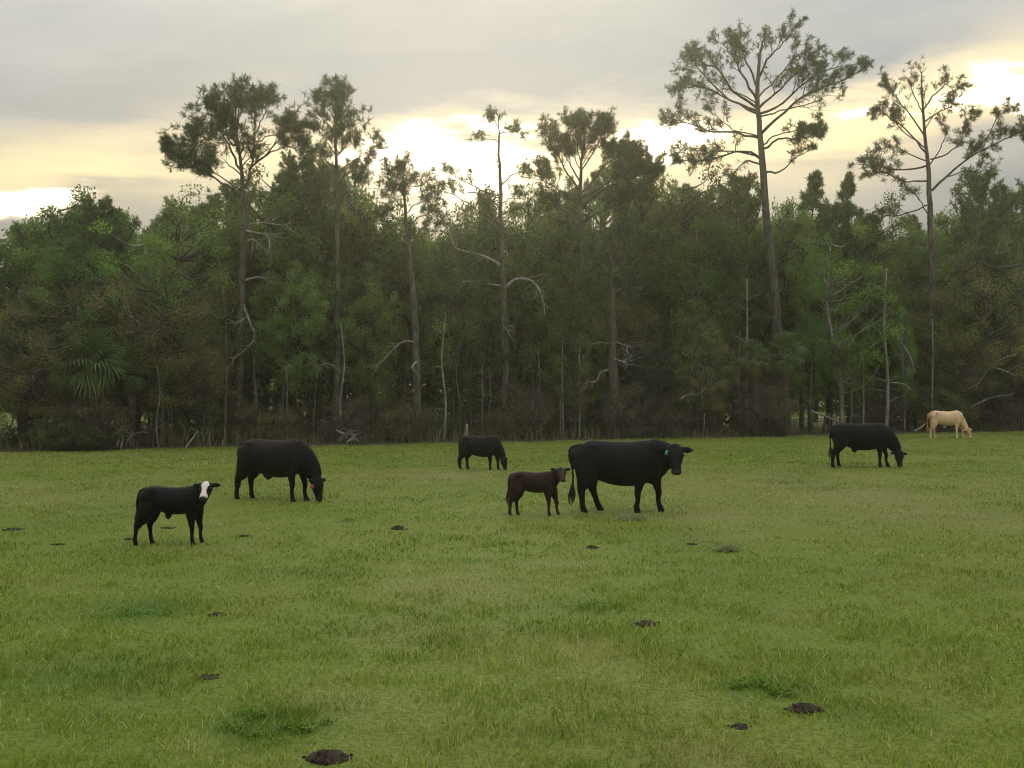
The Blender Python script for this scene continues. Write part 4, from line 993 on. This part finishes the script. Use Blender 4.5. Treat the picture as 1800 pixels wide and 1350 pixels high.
    # tail switch of hair
    h = Geo(); tb = tl[-1]; rng = np.random.default_rng(3); tdn = unit(tl[-1] - tl[-2])
    for k in range(26):
        o = rng.normal(0, .014, 3); L = rng.uniform(.16, .30) * sz
        h.tube(np.array([tb - tdn * .1 + o * .5, tb + tdn * L * .4 + o * 1.8, tb + tdn * L + o * 1.3]), [.009, .010, .003], 4)
    link('tail_switch', h.mesh('tail_switch', K.get('hair', M_HAIR), True), root)
    if tag_col is not None:
        e0, ed, L = ears[0 if tag_side > 0 else 1]; t = Geo(); c0 = e0 + ed * L * tagpos[0] + np.array([0, 0, -.02]) + np.array(K.get('tagoff', (0, -.035, 0)))
        w, hh, th_ = .038, .085, .005
        sx_ = unit(np.cross([0, 0, 1.], K.get('tagn', (0, -1, 0)))); nn = unit(np.array(K.get('tagn', (0, -1, 0)), float))
        o = [(-.4, 0), (.4, 0), (.55, -.3), (1, -.45), (1, -1), (-1, -1), (-1, -.45), (-.55, -.3)]
        vv = [c0 + sx_ * a * w + np.array([0, 0, b * hh]) + nn * th_ for a, b in o] + [c0 + sx_ * a * w + np.array([0, 0, b * hh]) - nn * th_ for a, b in o]
        tr = []
        for k in range(1, 7): tr += [(0, k, k + 1), (8, 8 + k + 1, 8 + k)]
        for k in range(8): j = (k + 1) % 8; tr += [(k, 8 + k, 8 + j), (k, 8 + j, j)]
        t.add(vv, tr); link('ear_tag', t.mesh('ear_tag', tag_col), root)
    return root

def coat_black(tint=(.0034, .0030, .0027), top=None, face=None):
    def f(v, ih, hf, hu, hs_):
        c = np.tile(np.array(tint), (len(v), 1))
        if top is not None:
            w = np.clip((v[:, 2] - 1.05) / .28, 0, 1) * np.clip(1 - np.abs(v[:, 0] + .1) / 1.0, 0, 1); c += w[:, None] * np.array(top)
        # muzzle a little paler
        m = ih & (hf > .43); c[m] = np.array(face or (.035, .031, .030))
        return c
    return f
def coat_blaze(v, ih, hf, hu, hs_):
    c = np.tile(np.array((.0034, .0030, .0027)), (len(v), 1))
    w = np.interp(hf, [-.06, .02, .10, .2, .3, .40, .46, .55], [.0, .06, .088, .055, .05, .085, .07, .03])
    m = ih & (np.abs(hs_ + .004) < w) & (hu > -.03); c[m] = (.74, .70, .64)
    m = ih & (hf > .32) & (np.abs(hs_) < .09); c[m] = (.70, .64, .56)
    m = ih & (hf > .43) & (hu > -.045); c[m] = (.05, .035, .03)
    return c
def coat_brown(v, ih, hf, hu, hs_):
    c = np.tile(np.array((.024, .0120, .0075)), (len(v), 1))
    low = np.clip((.55 - v[:, 2]) / .35, 0, 1)[:, None]; c = c * (1 - low) + np.array((.036, .016, .009)) * low
    m = ih & (hf > .16) & (hu > -.02) & (np.abs(hs_) < .10); c[m] = (.050, .024, .016)
    m = ih & (hf > .44); c[m] = (.06, .030, .022)
    return c
def coat_tan(v, ih, hf, hu, hs_):
    c = np.tile(np.array((.74, .53, .34)), (len(v), 1))
    low = np.clip((.45 - v[:, 2]) / .2, 0, 1)[:, None]; c = c * (1 - low) + np.array((.72, .60, .42)) * low
    rear = np.clip((-.70 - v[:, 0]) / .12, 0, 1)[:, None] * .7 * (1 - low); c = c * (1 - rear) + np.array((.45, .21, .08)) * rear
    m = ih; c[m] = (.56, .34, .17)
    m = ih & (hf > .40); c[m] = (.72, .58, .42)
    return c

GRAZE = ([(.50, 0, 1.06), (.74, 0, .93), (.93, 0, .70), (1.05, 0, .50)], [.20, .155, .115, .095], [.30, .25, .19, .14])
TAIL = [(-.70, 0, 1.24), (-.87, 0, 1.215), (-.92, 0, 1.13), (-.95, 0, .95), (-.94, 0, .70), (-.93, 0, .52)]
# standing black cow, head turned to the camera
cow('cow', 'large black cow with a green ear tag looking straight at the camera', 'cow', 1094, 899, 0.0,
    dict(s=(1.07, .95, 1.0), belly=.015, legs=[(.32, 0), (.0, 0), (.14, 0), (-.29, 0)], thick=1.08,
         neck=([(.52, 0, 1.06), (.72, -.05, 1.05), (.84, -.13, 1.08), (.91, -.21, 1.12)], [.23, .21, .185, .14], [.31, .30, .26, .19]),
         head=((.93, -.27, 1.19), (-.0, -.55, -.83), (.0, -.83, .55), 1.12), ear=.10, tagoff=(.03, -.06, .01), tagn=(.1, -1, 0),
         tail=[(-.70, 0, 1.23), (-.88, -.01, 1.20), (-.92, -.02, 1.12), (-.90, -.03, .95), (-.86, -.03, .70), (-.87, -.04, .42)],
         under=[(.52, .60, .11, .14)]),
    coat_black(), tag_col=M_TAG_G, tag_side=-1, tagpos=(.35, 0))
# brown tinged black cow grazing, left
cow('cow', 'black cow with a reddish brown back and a red ear tag grazing at the left', 'cow', 484, 876.5, R(-20),
    dict(s=(.95, .95, .965), legs=[(-.02, 0), (-.20, 0), (.14, 0), (.0, 0)], neck=([(.46, 0, 1.02), (.68, 0, .88), (.86, 0, .68), (.96, 0, .50)], [.20, .16, .12, .10], [.31, .27, .21, .15]),
         head=((1.00, -.02, .47), (.16, -.05, -1.0), (1.0, -.15, .2), .94), ear=.05, tail=TAIL, under=[(-.18, .50, .07, .10)], tagoff=(-.02, -.02, -.05), tagn=(.3, -1, 0)),
    coat_black(top=(.022, .008, .005)), tag_col=M_TAG_R, tag_side=-1, tagpos=(.3, 0))
# small black grazing animal in the middle
cow('cow', 'small black grazing cow farthest back in the middle of the field', 'cow', 845, 823.5, R(-30),
    dict(s=(.78, .70, .755), legs=[(.02, 0), (-.14, 0), (.16, 0), (-.02, 0)], thick=.85, neck=([(.40, 0, .80), (.55, 0, .68), (.68, 0, .50), (.75, 0, .38)], [.15, .12, .09, .07], [.22, .19, .145, .11]),
         head=((.78, 0, .36), (.18, -.0, -1), (1, 0, .2), .72), ear=.0, tail=[(-.70, 0, 1.24), (-.87, 0, 1.215), (-.92, 0, 1.13), (-.96, 0, .95), (-.96, 0, .70), (-.95, 0, .42)]),
    coat_black())
# black cow grazing, right
cow('cow', 'black grazing cow at the right with both ears out sideways', 'cow', 1515, 820.5, 0.0,
    dict(s=(1.0, .95, 1.0), legs=[(.05, 0), (-.25, 0), (.28, 0), (-.03, 0)], neck=([(.50, 0, 1.04), (.74, -.02, .90), (.93, -.04, .68), (1.04, -.06, .50)], [.20, .155, .12, .095], [.31, .26, .20, .14]),
         head=((1.08, -.08, .46), (-.02, -.30, -1), (.25, -1, .3), .95), ear=.22, tail=[(-.70, 0, 1.24), (-.87, 0, 1.215), (-.92, 0, 1.13), (-.95, 0, .95), (-.94, 0, .62), (-.93, 0, .50)], under=[(-.22, .48, .06, .08)]),
    coat_black())
# tan animal far right
cow('cow', 'tan cow with pale lower legs grazing at the far right by the trees', 'cow', 1664, 769.5, R(-8),
    dict(s=(.95, .88, 1.0), depth=.86, bony=1, thick=.92, legs=[(.16, 0), (-.16, 0), (.34, 0), (-.05, 0)], neck=([(.46, 0, 1.04), (.66, 0, .90), (.82, 0, .68), (.93, 0, .50)], [.15, .115, .09, .075], [.27, .21, .15, .11]),
         head=((.97, -.05, .46), (.25, -.32, -1.0), (.6, -1.0, .2), .98), ear=.15, tail=[(-.70, 0, 1.24), (-.88, 0, 1.215), (-.95, 0, 1.12), (-.97, 0, .95), (-.96, 0, .70), (-.95, 0, .50)], hair=M_HAIR_T, under=[(-.1, .52, .05, .08)]),
    coat_tan)
# calves
CALF_N = lambda hx, hy, hz: ([(.30, 0, .66), (.40, -.01, .74), (.46, hy * .5, .80), (hx - .01, hy * .8, hz - .02)], [.125, .095, .08, .07], [.17, .135, .11, .09])
cow('calf', 'black calf with a white blaze on its face standing at the left', 'calf', 306, 954.5, 0.0,
    dict(s=(.56, .60, .635), depth=.78, legs=[(.04, 0), (-.30, 0), (.14, 0), (.0, 0)], thick=.62, neck=([(.28, 0, .63), (.38, -.01, .72), (.46, -.05, .80), (.50, -.10, .84)], [.125, .095, .08, .07], [.19, .145, .115, .09]),
         head=((.515, -.14, .87), (.04, -.80, -.58), (0, -.55, .83), .68), ear=-.02, tail=[(-.70, 0, 1.24), (-.87, 0, 1.215), (-.92, 0, 1.13), (-.96, 0, .95), (-.95, 0, .76), (-.93, 0, .62)], under=[(-.15, .62, .05, .06)]),
    coat_blaze)
cow('calf', 'dark reddish brown calf standing beside the large green tagged cow', 'calf', 940, 904, R(-4),
    dict(s=(.50, .58, .60), depth=.78, legs=[(.05, 0), (-.22, 0), (.30, 0), (.0, 0)], thick=.62, neck=([(.25, 0, .60), (.34, -.01, .68), (.42, -.06, .76), (.46, -.11, .80)], [.12, .09, .075, .065], [.18, .14, .11, .085]),
         head=((.47, -.15, .825), (.18, -.80, -.55), (.1, -.55, .83), .64), ear=-.25, tail=[(-.70, 0, 1.22), (-.87, 0, 1.20), (-.92, 0, 1.12), (-.95, 0, .95), (-.93, 0, .76), (-.92, 0, .62)]),
    coat_brown)

# ------------------------------------------------------------------ dung pats, clover, sticks, stumps
def pat(px, py, wpx, hpx, label, seed, cat='dung pat', name='dung_pat', mat=None):
    rng = np.random.default_rng(seed); x, d = spot(px, py + hpx * .4); s = d / F; r = wpx * s / 2; h = min(hpx * s * .62, r * .6)
    n, m = 12, 28; v = []; ph = rng.uniform(0, 6.28, 4)
    for i in range(n):
        f = i / (n - 1)
        for j in range(m):
            a = j / m * 2 * math.pi; edge = 1 + .12 * math.sin(2 * a + ph[0]) + .09 * math.sin(3 * a + ph[1]) + .05 * math.sin(7 * a + ph[2])
            fold = .16 * math.sin(f * 17 + 1.3 * math.sin(a + ph[3])) + .10 * float(vnoise(math.cos(a) * f * 3 + seed, math.sin(a) * f * 3, .6))
            v.append((r * f * edge * math.cos(a), r * .8 * f * edge * math.sin(a), h * ((1 - f ** 2.6) * (1 + fold)) - .01))
    t = []
    for i in range(n - 1):
        for j in range(m): a, b = i * m + j, i * m + (j + 1) % m; t += [(a, a + m, b + m), (a, b + m, b)]
    g = Geo(); g.add(v, t)
    for k in range(10):                                   # crumbs broken off the rim
        a = rng.uniform(0, 6.28); c = np.array([math.cos(a) * r * rng.uniform(.5, 1.1), math.sin(a) * r * .85, .005]); q = r * rng.uniform(.05, .11)
        g.tube(np.array([c - [q, 0, 0], c + [0, 0, q * .5], c + [q, 0, 0]]), [q * .4, q * .8, q * .35], 5)
    o = link(name, g.mesh(name, mat or M_SOIL, True), None, (x, d, ground_z(x, d) + .004)); tag(o, label, cat, 'dung pats in the pasture'); return o
for i, a in enumerate((
    (578, 1318, 80, 26, 'large dark dung pat at the bottom edge left of centre'),
    (1412, 1234, 66, 18, 'wide brown dung pat in the grass at the lower right'),
    (1133, 1092, 58, 11, 'flat brown dung pat below the green tagged cow'),
    (700, 926, 32, 11, 'round brown dung pat between the grazing cow and the brown calf'),
    (1041, 957, 26, 8, 'small dung pat just below the brown calf and large cow'),
    (381, 1075, 36, 9, 'dark dung pat beside the lush green patch at left'),
    (362, 1184, 50, 9, 'flat dark dung pat low in the left half of the grass'),
    (1300, 1267, 42, 10, 'broken dung pat left below the wide one at lower right'),
    (431, 939, 32, 7, 'low dark dung pat right of the white faced calf'),
    (22, 925, 38, 7, 'flat dark dung pat at the left picture edge'),
    (228, 946, 22, 5, 'tiny dark dung pat behind the hind feet of the white faced calf'),
    (103, 952, 26, 5, 'small flat dung pat far left of the white faced calf'),
    (1215, 952, 22, 5, 'tiny flat dung pat right of the one below the large cow'),
    (296, 924, 26, 5, 'thin dung pat between the legs of the white faced calf'))): pat(*a, 800 + i)

M_CLOVER = foliage('clover_leaf', (.110, .205, .022), (.22, .35, .045), .3, 0, 0)
def clover(px, py, w, n, label, seed, pale=False):
    rng = np.random.default_rng(seed); x0, d0 = spot(px, py); r = w / F * d0; g = Geo()
    q = rng.normal(0, .7, (n, 2)) * [r, r * .9]; x, y = x0 + q[:, 0], d0 + q[:, 1]
    k = rng.uniform(0, 1, n) < np.clip(.15 + 2.2 * fbm(x + 3, y, w / F * d0 * .5, 4), 0, 1); x, y = x[k], y[k]; n = len(x)
    z = height(x, y) + rng.uniform(.005, .04, n)
    g.leaves(np.stack([x, y, z], -1), rng, .026, a=np.clip(rng.normal(.45, .2, n), 0, 1), flat=2.2)
    tag(link('clover', g.mesh('clover', M_CLOVER)), label, 'clover', kind='stuff')
clover(250, 1068, 75, 5000, 'patch of darker green clover at the left', 1)
clover(480, 1268, 80, 6500, 'patch of rich green clover near the bottom left', 2)
clover(1345, 1208, 60, 4000, 'patch of green clover above the wide dung pat', 3)
clover(612, 914, 10, 500, 'tiny tuft of green clover above the round dung pat', 4)
clover(1050, 1065, 40, 1200, 'thin green clover patch above the flat dung pat', 5)

def tuft_heap(px, py, w, h, label, seed):
    rng = np.random.default_rng(seed); x0, d0 = spot(px, py); r = w / F * d0 / 2; H = h / F * d0; g = Geo(); n = 380
    q = rng.normal(0, .42, (n, 2)) * [r, r * .8]; hh = H * np.exp(-(q[:, 0] / r) ** 2 - (q[:, 1] / r) ** 2) * .6
    c = np.stack([x0 + q[:, 0], d0 + q[:, 1], height(x0 + q[:, 0], d0 + q[:, 1]) + hh * rng.uniform(0, 1, n)], -1)
    g.tufts(c, np.tile([0, 0, 1.], (n, 1)), rng, 4, .085, .006, .8)
    tag(link('grass_tuft', g.mesh('grass_tuft', M_OLIVE2)), label, 'grass tuft')
M_OLIVE2 = foliage('pale_tuft', (.20, .24, .10), (.46, .50, .28), .3, 0, 0)
tuft_heap(1112, 912, 60, 12, 'pale grey green tuft of grass under the large cow', 21)
tuft_heap(1280, 966, 34, 9, 'low dark grass tuft right below the large cow', 22)

def sticks(name, px, off, spec, label, cat='fallen branch', mat=None, rad=3.0, seed=0, side=5):
    rng = np.random.default_rng(seed); d = edge_d(px) + off; s = d / F; X = gx(px, d); g0 = ground_z(X, d); g = Geo()
    for pts, r in spec:
        P_ = [np.array([gx(a, d) - X, rng.uniform(-.2, .2), gz(b, d) - g0]) for a, b in pts]
        q = smooth_path(P_, 10); g.tube(q, np.linspace(r * s / 2, r * s * .2, 10), 6)
        for k in range(side):
            i = rng.integers(2, 9); dd = unit(unit(q[i + 1] - q[i - 1]) * .5 + rng.normal(0, .7, 3)); L = rng.uniform(.15, .5)
            g.tube(np.array([q[i], q[i] + dd * L * .5, q[i] + dd * L + [0, 0, -.05]]), [.016, .011, .006], 3)
    tag(link(name, g.mesh(name, mat or M_DEAD, True), None, (X, d, g0)), label, cat)
sticks('dead_branch', 205, -.5, [([(205, 785), (207, 760), (198, 745), (204, 736)], 6), ([(212, 788), (214, 768), (213, 750), (205, 742)], 4), ([(174, 778), (190, 770), (203, 768)], 4), ([(190, 762), (200, 752), (208, 748)], 3), ([(160, 788), (175, 770), (196, 762)], 2.5)], 'tangle of bleached dead branches standing at the left wood edge', seed=1, side=9)
sticks('dead_branch', 235, -.1, [([(218, 788), (230, 768), (242, 760), (262, 760)], 3)], 'bent bleached branch right of the tangle of dead branches', seed=2, side=2)
sticks('leaning_stick', 337, -.15, [([(328, 788), (337, 774), (347, 757)], 4)], 'short pale stick leaning at the wood edge right of the twin stems', 'stick', seed=3, side=0)
sticks('dead_branch', 608, -.1, [([(590, 757), (604, 762), (618, 765), (632, 776)], 4), ([(596, 776), (606, 764), (612, 758)], 3), ([(610, 778), (620, 768), (624, 762)], 3)], 'heap of pale dead twigs at the foot of the slim pointed pine', seed=4, side=12)
sticks('fallen_log', 1455, .2, [([(1426, 722), (1450, 731), (1476, 741)], 5)], 'thin bleached fallen trunk slanting in the gap of the wood', 'fallen trunk', seed=5, side=3)
sticks('dead_branch', 1617, -.1, [([(1608, 758), (1617, 752), (1625, 745)], 5)], 'pale broken branch lying left of the tan cow', seed=6, side=2)
sticks('dead_branch', 222, 1.5, [([(215, 520), (222, 540), (232, 560), (245, 565)], 5), ([(222, 540), (216, 552), (212, 560)], 4), ([(220, 532), (205, 524), (190, 520)], 3)], 'bleached dead branch caught high in the olive brown oak', seed=7, side=6)
sticks('dead_branch', 1240, -.1, [([(1195, 702), (1210, 694), (1232, 690), (1248, 670)], 3)], 'bare grey branch right of the dark cedar', seed=8, side=5)
sticks('dead_branch', 1700, .2, [([(1690, 690), (1720, 672), (1745, 640), (1790, 620)], 3), ([(1740, 645), (1760, 650), (1790, 662)], 3), ([(1700, 720), (1740, 700), (1785, 692)], 3)], 'pale bare branches sticking out of the brown oaks at right', seed=9, side=12)
sticks('dead_branch', 1600, .3, [([(1610, 655), (1598, 625), (1585, 600)], 3), ([(1566, 672), (1590, 676), (1605, 690)], 3)], 'thin bare branches right of the straight pale trunk', seed=10, side=8)

def post(px, off, top, w, label, seed, mat=None):
    d = edge_d(px) + off; x = gx(px, d); g = Geo(); H = gz(top, d); r = w / 2 / F * d; rng = np.random.default_rng(seed)
    t = rng.normal(0, .05, 2); g.tube(np.array([[0, 0, -.05], [t[0] * .5, t[1] * .5, H * .5], [t[0], t[1], H - .02], [t[0], t[1], H]]), [r, r * .95, r * .9, r * .6], 9)
    tag(link('fence_post', g.mesh('fence_post', mat or M_BARK_D, True), None, (x, d, 0)), label, 'fence post', 'fence posts behind the wood edge')
post(820, .2, 745, 5, 'short pale post behind the small grazing black cow', 1, M_DEAD)
post(1425, .8, 727, 6, 'leftmost dark post in the gap of the wood at right', 2)
post(1447, .8, 728, 5, 'second dark post from the left in the gap of the wood', 3)
post(1458, .9, 726, 6, 'third dark post from the left in the gap of the wood', 4)
post(7, .6, 768, 4, 'thin post at the far left picture edge', 5)
